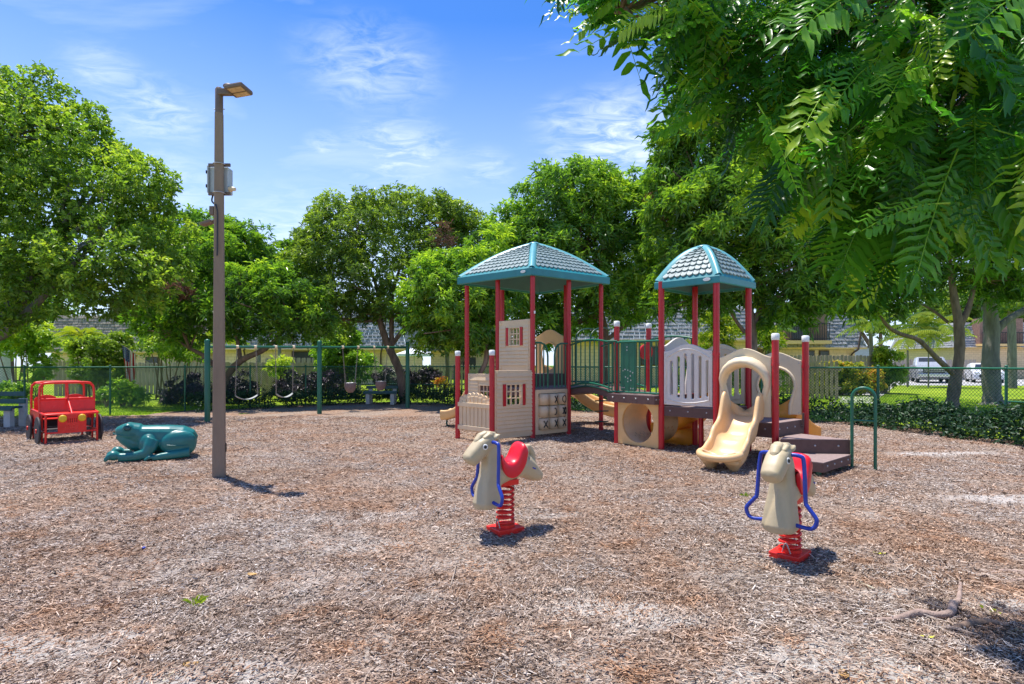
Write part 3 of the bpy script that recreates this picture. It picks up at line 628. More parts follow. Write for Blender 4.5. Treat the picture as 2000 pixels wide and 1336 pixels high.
# ---------------------------------------------------------------- overhanging tree at the upper right (long compound leaves)
def compound(rng, V, Fc, T, base, direc, up, Ln, pairs, lw, tint):
    """one compound leaf: rachis + paired wavy leaflets"""
    d = direc.normalized(); side = d.cross(up); side = side.normalized() if side.length > 1e-3 else Vector((1, 0, 0)); nrm = side.cross(d)
    def rach(t): return base + d * Ln * t + Vector((0, 0, -1)) * Ln * .30 * t * t
    b = len(V); w = .0025
    for k in range(5):
        p = rach(k / 4); ww = w * (1 - .6 * k / 4); V += [p - side * ww, p + side * ww, p + nrm * ww * 1.5]
    for k in range(4):
        q = b + k * 3
        Fc += [(q, q + 3, q + 5, q + 2), (q + 2, q + 5, q + 4, q + 1), (q + 1, q + 4, q + 3, q)]; T += [tint + .35] * 3
    for i in range(pairs + 1):
        t = .22 + .78 * i / pairs
        for s in ((-1, 1) if i < pairs else (0,)):
            p = rach(min(1, t - (.02 if s > 0 else 0))); out = (side * s + d * (.55 if s else 1.6) - Vector((0, 0, 1)) * rng.uniform(.0, .16) + nrm * rng.uniform(-.12, .12)).normalized()
            L_ = lw[0] * (math.sin(min(1, .35 + t * .75) * pi * .62)) * rng.uniform(.85, 1.1); W_ = lw[1] * rng.uniform(.85, 1.1)
            ls = out.cross(nrm).normalized(); ln = ls.cross(out); tt = tint + rng.gauss(0, .04); q = len(V); n = 5
            prof = [.22, .80, 1.0, .95, .66, .08]
            for k in range(n + 1):
                u = k / n; c = p + out * L_ * u - Vector((0, 0, 1)) * L_ * .15 * u * u + ln * (.006 * math.sin(u * 9 + i))
                h = W_ * .5 * prof[k]
                V += [c - ls * h + ln * h * .22, c - ln * h * .10, c + ls * h + ln * h * .22]
            for k in range(n):
                a = q + k * 3
                Fc += [(a, a + 1, a + 4, a + 3), (a + 1, a + 2, a + 5, a + 4)]; T += [tt - .02, tt + .02]
def overhang():
    rng = random.Random(5); V = []; Fc = []; T = []
    # left border of the foliage in the photo, x by y
    bord = [(-400, 1080), (0, 1120), (90, 1130), (110, 1250), (200, 1275), (250, 1290), (300, 1330), (340, 1490), (440, 1560), (520, 1600), (560, 1640)]
    def left(y):
        for (y0, x0), (y1, x1) in zip(bord[:-1], bord[1:]):
            if y0 <= y < y1: return x0 + (x1 - x0) * (y - y0) / (y1 - y0)
        return 1650
    def bot(x):   # lower border
        pts = [(1100, 60), (1250, 190), (1330, 300), (1500, 350), (1560, 500), (1640, 590), (1750, 600), (1850, 520), (2000, 500), (2500, 500)]
        for (x0, y0), (x1, y1) in zip(pts[:-1], pts[1:]):
            if x0 <= x < x1: return y0 + (y1 - y0) * (x - x0) / (x1 - x0)
        return 60
    hub = Vector((2.6, 2.6, 3.6)); anchors = []; n = 0; tries = 0
    while n < 1120 and tries < 40000:
        tries += 1
        py = rng.uniform(-330, 590); px = rng.uniform(1100, 2450)
        if py > bot(px) - 85 or px < left(py) + (60 if py > 110 else 15): continue
        dens = 1.0 if py > -60 and px < 2050 else .28
        if rng.random() > dens: continue
        edge = min((px - left(py)) / 200, (bot(px) - py) / 200)
        Y = rng.uniform(1.7, 2.6) if edge > .35 else rng.uniform(1.8, 2.4)
        if px > 1500 and rng.random() < .25: Y = rng.uniform(1.35, 1.9)
        if py > 330 and px < 1760: Y = rng.uniform(1.9, 2.5)
        p = W(px, py, Y)
        out = (p - hub); out.z *= .4; out.normalize()
        d = (out * .8 + Vector((rng.gauss(0, .6), rng.gauss(0, .45), rng.uniform(-.9, .25)))).normalized()
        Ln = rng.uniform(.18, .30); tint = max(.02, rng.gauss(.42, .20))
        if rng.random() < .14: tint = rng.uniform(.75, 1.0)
        base = p - d * Ln * .55
        if px < 1300: Ln *= .8; d = (d + Vector((-.9, -.2, .1))).normalized()
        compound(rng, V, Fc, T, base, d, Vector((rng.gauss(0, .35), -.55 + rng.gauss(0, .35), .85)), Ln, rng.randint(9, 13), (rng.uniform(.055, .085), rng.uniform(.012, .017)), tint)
        anchors.append(base); n += 1
    for k in range(110):      # bough above the frame; it throws the shade in the lower right corner
        p = Vector((1.80 + rng.gauss(0, .22), 3.16 + rng.gauss(0, .2), 4.05 + rng.gauss(0, .16))); d = Vector((rng.gauss(0, .6), rng.gauss(0, .6), rng.uniform(-.5, .1))).normalized()
        compound(rng, V, Fc, T, p, d, Vector((0, 0, 1)), .28, 9, (.09, .02), .4)
    # the biggest fronds, read one by one from the photo: base px, tip px, depth, leaflet length, pairs, tint
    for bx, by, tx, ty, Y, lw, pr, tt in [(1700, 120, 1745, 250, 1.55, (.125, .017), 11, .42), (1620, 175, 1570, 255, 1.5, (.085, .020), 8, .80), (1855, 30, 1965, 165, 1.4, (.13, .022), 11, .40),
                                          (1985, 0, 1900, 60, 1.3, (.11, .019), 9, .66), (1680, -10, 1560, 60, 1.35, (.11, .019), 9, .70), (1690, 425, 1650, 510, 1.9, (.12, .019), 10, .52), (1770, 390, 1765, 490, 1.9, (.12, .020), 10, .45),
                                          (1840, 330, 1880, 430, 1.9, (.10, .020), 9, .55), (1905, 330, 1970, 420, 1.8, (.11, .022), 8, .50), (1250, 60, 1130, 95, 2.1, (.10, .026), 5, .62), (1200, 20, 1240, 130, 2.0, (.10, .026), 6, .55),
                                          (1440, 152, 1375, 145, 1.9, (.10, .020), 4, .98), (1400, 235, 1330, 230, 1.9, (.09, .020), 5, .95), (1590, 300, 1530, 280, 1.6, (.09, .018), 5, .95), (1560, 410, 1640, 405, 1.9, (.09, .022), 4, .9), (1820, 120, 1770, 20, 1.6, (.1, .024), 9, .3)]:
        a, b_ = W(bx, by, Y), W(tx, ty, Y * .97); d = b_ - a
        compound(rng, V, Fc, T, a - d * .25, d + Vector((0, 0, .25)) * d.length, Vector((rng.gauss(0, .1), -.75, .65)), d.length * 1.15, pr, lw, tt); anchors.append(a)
    b0 = Vector((3.9, 2.4, 0))
    rt = root('overhanging_tree', b0, 'large-leaved tree hanging over the upper right corner, closest foliage to the viewer', 'tree')
    Va = np.array([tuple(v) for v in V]) - np.array(tuple(b0)); Fa = Fc
    me = bpy.data.meshes.new('crown'); me.from_pydata(Va.tolist(), [], Fa); me.materials.append(M['front'])
    at = me.attributes.new('tint', 'FLOAT', 'FACE'); at.data.foreach_set('value', np.clip(np.array(T, np.float32), 0, 1.1)); me.polygons.foreach_set('use_smooth', [True] * len(Fa)); me.update()
    link(bpy.data.objects.new('crown', me)).parent = rt
    mb = MB(); mb.tube(spline([b0, b0 + Vector((-.1, 0, 1.4)), Vector((3.5, 2.5, 2.6)), hub + Vector((.2, 0, .3))], 6), [.2 - .006 * i for i in range(19)], 12)
    for k in range(9):
        tg = [W(1210, 30, 2.1), W(1420, 160, 2.3), W(1640, 320, 2.3), W(1690, 430, 2.4), W(1840, 330, 2.3), W(1950, 150, 2), W(1600, 60, 2.1), W(1900, 430, 2.5), W(1780, -50, 1.8)][k]
        mid = (hub + tg) / 2 + Vector((0, 0, .15)); mb.tube(spline([hub + Vector((.15, 0, .2 - .05 * k)), mid, tg], 7), [.045 * (1 - i / 16) + .004 for i in range(15)], 7)
        for a in anchors:
            if (a - tg).length < .38 and rng.random() < .5: mb.tube([tg + (a - tg) * .0, (a + tg) / 2 + Vector((0, 0, .03)), a], [.006, .004, .003], 5)
    mb.build('trunk', M['bark'], rt)
overhang()

# ---------------------------------------------------------------- shrubs, hedges, palms
def bush(name, label, cat, lobes, m, seed, Y=None, group=None, **kw):
    L_ = px_lobes(lobes, Y); c = L_[0][0]; b0 = Vector((c[0], c[1], 0))
    me = crown_mesh(name, L_, m, seed, **kw); me.transform(Matrix.Translation(-b0))
    rt = root(name, b0, label, cat, group)
    link(bpy.data.objects.new('foliage', me)).parent = rt
    rg = random.Random(seed); mb = MB()
    for c, r in L_:
        for k in range(4):
            t = Vector(c) + Vector((rg.uniform(-.6, .6) * r[0], rg.uniform(-.4, .4) * r[1], rg.uniform(-.1, .6) * r[2])); s = b0 + (Vector((c[0], c[1], 0)) - b0) * .7 + Vector((rg.uniform(-.1, .1), rg.uniform(-.1, .1), -.03))
            mb.tube([s, (s + t) / 2 + Vector((rg.uniform(-.1, .1), 0, 0)), t], [.03, .022, .01], 6)
    mb.build('stem', M['bark'], rt); return rt
sk = dict(dens=60, nl=9, L0=.11, W0=.055, clump=(.3, .5), kcl=14, inner=.5)
bush('purple_shrub', 'dark purple clipped shrub directly right of the lamp post behind the fence', 'shrub', [(465, 760, 26, 30, 0), (432, 765, 30, 30, 0)], M['purple'], 101, 19.2, **sk)
bush('purple_shrub', 'dark purple shrub behind the second belt swing', 'shrub', [(575, 757, 30, 26, 0), (553, 762, 18, 20, 0)], M['purple'], 102, 20.6, **sk)
bush('purple_shrub', 'dark purple shrub just right of the middle green swing post', 'shrub', [(650, 750, 26, 22, 0), (617, 752, 20, 20, 0)], M['purple'], 103, 21.6, **sk)
bush('purple_shrub', 'dark purple flat-topped shrub behind the bucket swing nearest the bench', 'shrub', [(755, 745, 28, 22, 0)], M['purple'], 104, 22.4, **sk)
bush('purple_shrub', 'dark purple shrub right of the right-hand swing post', 'shrub', [(830, 742, 32, 22, 0), (800, 745, 18, 20, 0)], M['purple'], 105, 22.4, **sk)
bush('purple_shrub', 'dark purple bush against the wood fence between the flag and the lamp post', 'shrub', [(370, 765, 40, 30, 0), (335, 780, 20, 20, 0)], M['purple'], 106, 18.6, **sk)
g_ = dict(dens=40, nl=9, L0=.15, W0=.07, clump=(.3, .5), kcl=14, inner=.5, tb=.6)
bush('green_shrub', 'tall light green shrub behind the middle swing post, reaching above the beam', 'shrub', [(665, 685, 44, 40, 0), (675, 650, 26, 20, .2), (700, 720, 32, 35, -.2), (650, 725, 30, 30, 0)], M['carrot'], 111, 22.8, **g_)
bush('green_shrub', 'tall leafy shrub in front of the shingled house behind the red jeep', 'shrub', [(200, 690, 45, 42, 0), (190, 735, 40, 30, -.2), (225, 735, 24, 30, 0), (160, 680, 22, 22, 0)], M['mid'], 112, 19, **g_)
bush('green_shrub', 'loose pale shrub spilling over the wood fence right of the flag', 'shrub', [(330, 685, 50, 32, 0), (380, 690, 36, 26, 0), (300, 660, 30, 22, .3)], M['oak'], 113, 21.5, **{**g_, 'L0': .12, 'dens': 24})
bush('green_shrub', 'small leafy plant at the fence behind the frog head', 'shrub', [(240, 765, 16, 25, 0), (262, 780, 22, 18, 0), (205, 770, 12, 12, 0)], M['carrot'], 114, 17.4, **g_)
bush('green_shrub', 'low round green bush behind the fence left of the red jeep', 'shrub', [(45, 770, 25, 20, 0), (22, 765, 20, 16, 0)], M['carrot'], 115, 19.5, **g_)
bush('green_shrub', 'pale flowering bush against the wood fence between the two belt swings', 'shrub', [(548, 722, 22, 26, 0)], M['oak'], 116, 21.8, **{**g_, 'tb': .85, 'dens': 26})
bush('green_shrub', 'tall bushes behind the left fence at the foot of the shingled house', 'shrub', [(60, 680, 34, 50, 0), (20, 665, 40, 45, .5), (80, 730, 16, 30, 0)], M['oak'], 117, 22, **{**g_, 'tb': .75})
bush('green_shrub', 'leafy palm-like shrub behind the smaller tower, in front of the house wall', 'shrub', [(1405, 650, 34, 40, 0), (1380, 690, 20, 20, 0), (1500, 665, 24, 26, 0), (1340, 690, 20, 16, 0), (1400, 730, 50, 40, 0), (1350, 745, 40, 30, 0), (1490, 735, 34, 40, 0)], M['ygreen'], 118, 20, **{**g_, 'L0': .2, 'W0': .04})
bush('clipped_hedge', 'square clipped hedge with yellow new leaves on the lawn right of the play tower', 'hedge', [(1618, 744, 24, 30, 0), (1645, 742, 26, 31, 0), (1675, 744, 24, 29, 0), (1640, 740, 30, 24, .8), (1620, 758, 20, 16, -.3), (1655, 758, 22, 16, -.3), (1685, 758, 18, 16, -.3)], M['croton'], 121, 24, **{**g_, 'L0': .09, 'W0': .05, 'dens': 90, 'tb': .42})
bush('clipped_hedge', 'orange-tipped hedge end beside the garden path', 'hedge', [(1703, 744, 16, 26, 0), (1712, 750, 12, 20, -.3), (1700, 757, 16, 14, -.3)], M['croton'], 122, 24, **{**g_, 'L0': .09, 'W0': .05, 'dens': 90, 'tb': .72})
bush('conical_bush', 'tall yellow-green conical bush at the start of the garden path', 'bush', [(1730, 715, 24, 34, 0), (1725, 690, 14, 18, 0), (1735, 735, 24, 26, 0), (1722, 745, 20, 18, 0)], M['ygreen'], 123, 26, **g_)
bush('croton_shrub', 'orange and yellow leafed plant at the wood fence left of the play tower', 'shrub', [(862, 748, 10, 8, 0)], M['croton'], 124, 20.5, **{**g_, 'tb': .9, 'L0': .16})

def palm(label, base, h, n, Lf, seed, m='palmleaf', tb=.6, clump=.0, rise=.7, trunk_r=.09, cat='palm', name='palm_tree'):
    rng = random.Random(seed); base = Vector((base[0], base[1], 0)); h += 1.3; rt = root(name, base, label, cat)
    B = []; D = []; U = []; Ls = []; Ws = []; T = []; mb = MB(); st = MB()
    for k in range(n):
        az = 2 * pi * k * .381966 + rng.uniform(-.2, .2); el = R(rng.uniform(5, 80)) * rise; t0 = tb + rng.gauss(0, .12)
        o = Vector(base) + Vector((rng.gauss(0, clump), rng.gauss(0, clump), h - (rng.uniform(0, 1.3) if clump else 0)))
        d = Vector((math.cos(az) * math.cos(el), math.sin(az) * math.cos(el), math.sin(el))); L_ = Lf * rng.uniform(.75, 1.1)
        pts = [o + d * L_ * t - Vector((0, 0, 1)) * L_ * .45 * t * t for t in [i / 9 for i in range(10)]]
        st.tube(pts, [.018 * (1 - i / 12) for i in range(10)], 4)
        for i in range(1, 10):
            for q in (0, .5):
                p = pts[i] if q == 0 else (pts[i] + pts[i - 1]) / 2; tg = (pts[i] - pts[i - 1]).normalized(); sd = tg.cross(Vector((0, 0, 1))).normalized()
                for s in (-1, 1):
                    dd = (sd * s + tg * .7 - Vector((0, 0, 1)) * rng.uniform(.1, .5)).normalized()
                    B.append(p); D.append(dd); U.append(Vector((0, 0, 1)) + sd * .3 * s); Ls.append(L_ * .30 * math.sin(pi * (i / 10 * .75 + .2)) * rng.uniform(.8, 1.1)); Ws.append(.045); T.append(t0 + rng.gauss(0, .06))
    A = lambda q: np.array([tuple(v) for v in q])
    me = leaf_mesh('fronds', A(B), unit(A(D)), unit(A(U)), np.array(Ls), np.array(Ws), np.clip(np.array(T), 0, 1), M[m], .3); me.transform(Matrix.Translation(-Vector(base)))
    link(bpy.data.objects.new('fronds', me)).parent = rt
    if clump:
        for k in range(4):
            o = Vector(base) + Vector((rng.gauss(-.9, clump * .3), rng.gauss(0, clump * .6), 0)); mb.tube([o, o + Vector((0, 0, h * rng.uniform(.5, .9)))], [.045, .03], 7)
    else: mb.tube([Vector(base), Vector(base) + Vector((.05, 0, h * .5)), Vector(base) + Vector((0, 0, h + .1))], [trunk_r * 1.3, trunk_r, trunk_r * .9], 9)
    mb.build('trunk', M['bark2'], rt); st.build('frond_stems', M['green'], rt); return rt
palm('big yellow-green feather palm clump behind the parked pickup', W(1812, 712, 33) * 1, 2.6, 30, 2.3, 5, tb=.85, clump=.6)
palm('spiky palm between the house corner and the conical bush', W(1700, 712, 26), 1.9, 14, 1.5, 6, tb=.75)
palm('small palm with shaggy trunk near the right edge, in front of the far house', W(1975, 712, 31), 2.9, 18, 1.8, 7, tb=.5, trunk_r=.2)
palm('palm crown showing above the trees right of the lamp post', W(505, 712, 34), 6.6, 18, 2.2, 8, tb=.5)
palm('second palm crown above the trees, nearer the swing-set tree', W(545, 712, 36), 6.5, 18, 2.2, 9, tb=.45)
palm('low bright feathery palm beside the umbrella, left of the play tower', W(872, 712, 24), .9, 14, 1.1, 10, tb=.8)
palm('pointed-leaf plant sprouting left of the lamp post above the fence', W(425, 712, 20.5), .9, 14, 1.2, 11, tb=.7, m='ygreen')
palm('yellow spiky plant in front of the left shingled house', W(160, 712, 20), 1.0, 13, 1.0, 12, tb=.8, m='ygreen')
palm('green spiky plant behind the smaller play tower', W(1500, 712, 21), 1.2, 14, 1.3, 13, tb=.55)
# background trees beyond the houses
bgk = dict(dens=5, nl=9, L0=.42, W0=.2, kcl=12, inner=.3, tb=.5)
for i, (lab, lobes, Y, m) in enumerate([
    ('far green tree filling the gap at the left edge beyond the path', [(20, 610, 90, 80, 0), (-60, 560, 90, 110, 0)], 46, 'oak'),
    ('far tree whose top shows between the oak and the lamp post', [(395, 500, 60, 60, 0), (440, 560, 70, 60, 0), (350, 560, 60, 70, 0)], 42, 'mid'),
    ('far tree beyond the house roof right of the lamp post', [(560, 580, 70, 50, 0), (490, 600, 60, 40, 0)], 50, 'mid'),
    ('far tree beyond the umbrella and wood fence', [(900, 640, 60, 50, 0), (960, 660, 50, 40, 0)], 52, 'mid'),
    ('distant tree above the roof between the two play towers', [(1230, 600, 90, 40, 0), (1340, 600, 60, 45, 0)], 54, 'mid'),
    ('distant tree beyond the balcony house', [(1720, 630, 50, 40, 0), (1650, 600, 60, 50, 0)], 52, 'oak'),
    ('distant tree above the feather palm and pickup', [(1840, 610, 60, 40, 0), (1900, 600, 60, 50, 0)], 56, 'mid'),
    ('distant tree at the right edge behind the far house', [(1990, 600, 60, 60, 0), (2080, 600, 80, 80, 0)], 58, 'mid')]):
    L_ = px_lobes(lobes, Y); b0 = Vector((L_[0][0][0], Y, 0)); rt = root('background_tree', b0, lab, 'tree')
    me = crown_mesh('crown', L_, M[m], 300 + i, **bgk); me.transform(Matrix.Translation(-b0)); link(bpy.data.objects.new('crown', me)).parent = rt
    mb = MB()
    for c, r in L_: mb.tube([b0, b0 + Vector((0, 0, 1.6)), Vector(c)], [.3, .24, .1], 8)
    mb.build('trunk', M['bark'], rt)
rt = root('palm_tree', W(8, 712, 24.5), 'pale swollen palm trunk on the lawn at the left edge beyond the fence', 'palm'); rt.location.z = 0; OFF[rt.name] = Vector((rt.location.x, rt.location.y, 0))
mb = MB(); b0 = Vector((rt.location.x, rt.location.y, 0)); mb.tube([b0, b0 + Vector((0, 0, .15)), b0 + Vector((0, 0, 1)), b0 + Vector((0, 0, 2.6)), b0 + Vector((0, 0, 4.2))], [.42, .34, .22, .17, .15], 14); mb.build('trunk', M['concrete'], rt)

# ivy bank along the chain-link fence
def ivy():
    rng = np.random.RandomState(77); P = []; 
    for (a, b), h, w, dens in [((FENCE[i], FENCE[i + 1]), (.42 if i < 7 else .5), (.95 if i < 8 else .8), 170) for i in range(3, len(FENCE) - 1)]:
        a = np.array(a); b = np.array(b); L_ = np.linalg.norm(b - a); n = int(L_ * dens * w * (1.0 if a[0] < 7 else 2.2)); d = (b - a) / L_; nrm = np.array([d[1], -d[0]])
        if a[1] < 4: n = int(n * .3)
        t = rng.uniform(0, L_, n); s = rng.uniform(-.45, w, n); hh = h * (1 - np.clip((np.abs(s - .2) / (w - .18)), 0, 1) ** 2.2) 
        p2 = a + d * t[:, None] + nrm * s[:, None]; hh = hh * (.7 + .6 * smooth_noise(p2, 61, .5)); z = hh * rng.uniform(.55, 1.08, n)
        P.append(np.concatenate([p2, z[:, None]], 1))
    P = np.concatenate(P); ax = np.tile(np.array([0, -.25, 1.]), (len(P), 1)) + rng.normal(size=P.shape) * .5
    B, D, U, L_, W_, T = tufts(rng, P, ax, 6, .085, .05, .45 + rng.normal(0, .15, len(P)), (40, 100), .5)
    me = leaf_mesh('ivy_bank', B, D, U, L_, W_, T, M['ivy'], .1); o = link(bpy.data.objects.new('ivy_bank', me)); o['kind'] = 'stuff'
    tag(o, 'dark green ivy growing along the foot of the chain-link fence', 'ivy')
ivy()
def grass():
    rng = np.random.RandomState(78); n = 26000
    P = np.stack([rng.uniform(8.5, 17, n), rng.uniform(10.5, 24, n)], -1); P2 = np.stack([rng.uniform(-17, -9.3, 9000), rng.uniform(13.2, 19, 9000)], -1); P = np.concatenate([P, P2])
    dn = np.full(len(P), 9.)
    for a, c in zip(FENCE[:-1], FENCE[1:]): dn = np.minimum(dn, seg_dist(P, a, c))
    P = P[(~inside_poly(P, YARD)) | ((dn < 1.0) & (P[:, 0] < -8))]; n = len(P)
    B = np.concatenate([P, np.full((n, 1), -.03)], 1); D = unit(np.stack([rng.normal(0, .5, n), rng.normal(0, .5, n), np.ones(n)], -1)); U = unit(rng.normal(size=(n, 3)) * [1, 1, .1])
    me = leaf_mesh('grass', B, D, U, rng.uniform(.04, .11, n), np.full(n, .012), rng.uniform(.2, 1, n), M['grass'], .1); o = link(bpy.data.objects.new('grass', me)); o['kind'] = 'stuff'
    tag(o, 'short bright grass blades on the lawn outside the fence', 'grass')
grass()

# ---------------------------------------------------------------- chain-link fence
def fence():
    rt = root('chain_link_fence', (FENCE[7][0], FENCE[7][1], 0), 'green chain-link fence with round rail enclosing the whole playground', 'fence')
    off = Vector((FENCE[7][0], FENCE[7][1], 0)); H = 1.24
    pts = FENCE[:17]; A = []; Fa = []; rail = MB()
    for i, (x, y) in enumerate(pts):
        mb = MB(); r = .03 if i in (7, 13) else .024
        mb.tube([(x, y, -.05), (x, y, H + .03)], r, 10); mb.ell((x, y, H + .03), (r * 1.15, r * 1.15, r * .8), None, 10, 6); mb.build('fence_post', M['green'], rt)
        rail.ell((x, y, H - .01), (.035, .035, .03), None, 8, 6)
    for a, b in zip(pts[:-1], pts[1:]):
        rail.tube([(a[0], a[1], H - .01), (b[0], b[1], H - .01)], .019, 8)
    rail.build('top_rail', M['green'], rt)
    mid = MB()
    for k, z in ((7, .62), (8, .62), (14, .66)):
        a, b = pts[k - 1] if k < 14 else pts[k], pts[k] if k < 14 else pts[k + 1]
        MB().tube([(a[0], a[1], z), (b[0], b[1], z)], .015, 7).build('mid_rail', M['green'], rt)
    # woven wire: diagonal wires, zigzag in depth
    mb = MB(); S = .066; r = .0034
    for a, b in zip(pts[:-1], pts[1:]):
        a = Vector((*a, 0)); b = Vector((*b, 0)); L_ = (b - a).length; d = (b - a) / L_; n_ = Vector((d.y, -d.x, 0)); h0, h1 = .03, H - .02; hh = h1 - h0
        k = -int(hh / S) - 1
        while k * S < L_:
            for s in (1, -1):
                x0 = k * S if s > 0 else k * S + hh; x1 = x0 + s * hh; z0, z1 = h0, h1
                def clip(x0, z0, x1, z1):
                    lo, hi = 0.0, 1.0; dx_ = x1 - x0
                    for lim, sg in ((0, 1), (L_, -1)):
                        u0 = (x0 - lim) * sg; u1 = (x1 - lim) * sg
                        if u0 < 0 and u1 < 0: return None
                        if u0 < 0: lo = max(lo, u0 / (u0 - u1))
                        elif u1 < 0: hi = min(hi, u0 / (u0 - u1))
                    return (lo, hi) if hi - lo > .01 else None
                c = clip(x0, z0, x1, z1)
                if c:
                    P0 = a + d * (x0 + (x1 - x0) * c[0]) + Vector((0, 0, z0 + hh * c[0])) + n_ * .003 * s; P1 = a + d * (x0 + (x1 - x0) * c[1]) + Vector((0, 0, z0 + hh * c[1])) + n_ * .003 * s
                    ax = (P1 - P0).normalized(); u = n_; v = ax.cross(u); vs = []
                    for P_ in (P0, P1):
                        for q in range(3): an = 2 * pi * q / 3; vs.append(P_ + (u * math.cos(an) + v * math.sin(an)) * r)
                    mb.add(vs, [(0, 1, 4, 3), (1, 2, 5, 4), (2, 0, 3, 5)])
            k += 1
    mb.build('wire_mesh', M['dkgreen'], rt)
fence()

# ---------------------------------------------------------------- wood fences beyond
def board_fence(label, p, q, h, m, bw=.14, gap=.012, seed=1, dog=True):
    p = Vector((*p, 0)); q = Vector((*q, 0)); rt = root('wood_fence', p, label, 'fence'); d = (q - p); L_ = d.length; d /= L_; n_ = Vector((d.y, -d.x, 0)); rg = random.Random(seed)
    mb = MB(); x = 0
    while x < L_ - bw:
        hh = h * (1 + rg.uniform(-.012, .012)); M4 = Matrix((d, Vector((0, 0, 1)), n_)).transposed().to_4x4(); M4.translation = p + d * x + n_ * rg.uniform(-.006, .006) - Vector((0, 0, .03))
        c = .03 if dog else 0; out = [(0, 0), (bw, 0), (bw, hh - c), (bw - c, hh), (c, hh), (0, hh - c)]
        vs = [M4 @ Vector((a, b, z)) for z in (-.011, .011) for a, b in out]; k = 6
        mb.add(vs, [tuple(range(k))[::-1], tuple(range(k, 2 * k))] + [(i, (i + 1) % k, k + (i + 1) % k, k + i) for i in range(k)]); x += bw + gap
    mb.build('boards', m, rt)
    for z in (.4, h - .35): MB().bar(p - n_ * .04 + Vector((0, 0, z)), q - n_ * .04 + Vector((0, 0, z)), .04, .09).build('rail', m, rt)
board_fence('weathered grey board fence behind the flag and purple shrubs, left of the lamp post', (-18.8, 26), (-10.6, 24.5), 1.42, M['wood'], .15, .05, 1)
board_fence('grey board fence just right of the lamp post behind the belt swings', (-12.0, 23.6), (-8.0, 24.3), 1.42, M['wood'], .17, .07, 2)
board_fence('taller grey-white board fence end behind the second belt swing', (-10.9, 24.9), (-6.6, 25.4), 1.62, M['woodlight'], .17, .05, 3)
board_fence('low pale picket fence between the swing set and the larger play tower', (-5.2, 26.5), (1.5, 24.6), 1.32, M['woodlight'], .09, .085, 4)
board_fence('grey board fence under the balcony house right of the play structure', (12.2, 25.5), (16.8, 26.0), 1.75, M['wood'], .16, .03, 5)
board_fence('dark slatted fence segment left of the clipped hedge', (11.2, 21.8), (12.4, 21.2), 1.45, M['wood'], .12, .04, 6)
board_fence('far grey board fence behind the white car', (24.0, 48.5), (40, 48.5), 1.75, M['wood'], .3, .04, 7)
board_fence('dark board fence at the left edge beside the shingled house', (-19.5, 24), (-17.4, 24), 1.5, M['wood'], .15, .03, 8)

# ---------------------------------------------------------------- houses
def shingle_mat(name, c1, c2):
    m = mat(name, c1, .9, .35, 9, .5, 60, col2=c2, stretch=(1, 1, .4)); return m
M['shingle'] = shingle_mat('grey_wood_shingle', (.23, .23, .25), (.42, .42, .44))
M['shinglebrown'] = shingle_mat('brown_wood_shingle', (.20, .16, .13), (.44, .38, .32))
bm_ = bpy.data.materials.new('painted_yellow_brick'); bm_.use_nodes = True; N, L = bm_.node_tree.nodes, bm_.node_tree.links; b = N['Principled BSDF']; b.inputs['Roughness'].default_value = .85
t = N.new('ShaderNodeTexCoord'); sx = N.new('ShaderNodeSeparateXYZ'); L.new(t.outputs['Object'], sx.inputs[0]); cx_ = N.new('ShaderNodeCombineXYZ')
ad = N.new('ShaderNodeMath'); ad.operation = 'ADD'; L.new(sx.outputs[0], ad.inputs[0]); L.new(sx.outputs[1], ad.inputs[1]); L.new(ad.outputs[0], cx_.inputs[0]); L.new(sx.outputs[2], cx_.inputs[1])
br = N.new('ShaderNodeTexBrick'); L.new(cx_.outputs[0], br.inputs['Vector']); br.inputs['Scale'].default_value = 1; br.inputs['Brick Width'].default_value = .42; br.inputs['Row Height'].default_value = .2; br.inputs['Mortar Size'].default_value = .012
br.inputs['Color1'].default_value = (.76, .56, .37, 1); br.inputs['Color2'].default_value = (.68, .50, .33, 1); br.inputs['Mortar'].default_value = (.48, .35, .24, 1)
L.new(br.outputs[0], b.inputs['Base Color']); M['brick'] = bm_
def mansard(mb, x0, x1, y0, y1, z0, z1, inset, course=.2, seed=3):
    """four sloping sides made of overlapping shingle courses; each shingle a thin board"""
    rg = random.Random(seed); n = int((z1 - z0) / course)
    c0 = [Vector((x0, y0, z0)), Vector((x1, y0, z0)), Vector((x1, y1, z0)), Vector((x0, y1, z0))]
    c1 = [Vector((x0 + inset, y0 + inset, z1)), Vector((x1 - inset, y0 + inset, z1)), Vector((x1 - inset, y1 - inset, z1)), Vector((x0 + inset, y1 - inset, z1))]
    for s in (0, 1, 3):
        a0, b0, a1, b1 = c0[s], c0[(s + 1) % 4], c1[s], c1[(s + 1) % 4]; out = (b0 - a0).cross(Vector((0, 0, 1))).normalized()
        for k in range(n):
            t0 = k / n; t1 = (k + 1.15) / n
            A, B_, C, D_ = a0.lerp(a1, t0), b0.lerp(b1, t0), b0.lerp(b1, min(1, t1)), a0.lerp(a1, min(1, t1)); L_ = (B_ - A).length; x = 0
            while x < L_:
                w = min(rg.uniform(.22, .42), L_ - x); u0, u1 = x / L_, (x + w - .02) / L_; dz = rg.uniform(0, .03); th = out * rg.uniform(.045, .075)
                P0, P1, P2, P3 = A.lerp(B_, u0), A.lerp(B_, u1), D_.lerp(C, u1), D_.lerp(C, u0); dn = Vector((0, 0, -dz))
                mb.add([P0 + th + dn, P1 + th + dn, P2 + out * .01, P3 + out * .01, P0 + dn, P1 + dn], [(0, 1, 2, 3), (4, 5, 1, 0), (0, 3, 4), (1, 5, 2)]); x += w
    mb.add(c1, [(0, 1, 2, 3)]); mb.add([p + Vector((0, 0, .001)) for p in c0], [(3, 2, 1, 0)])
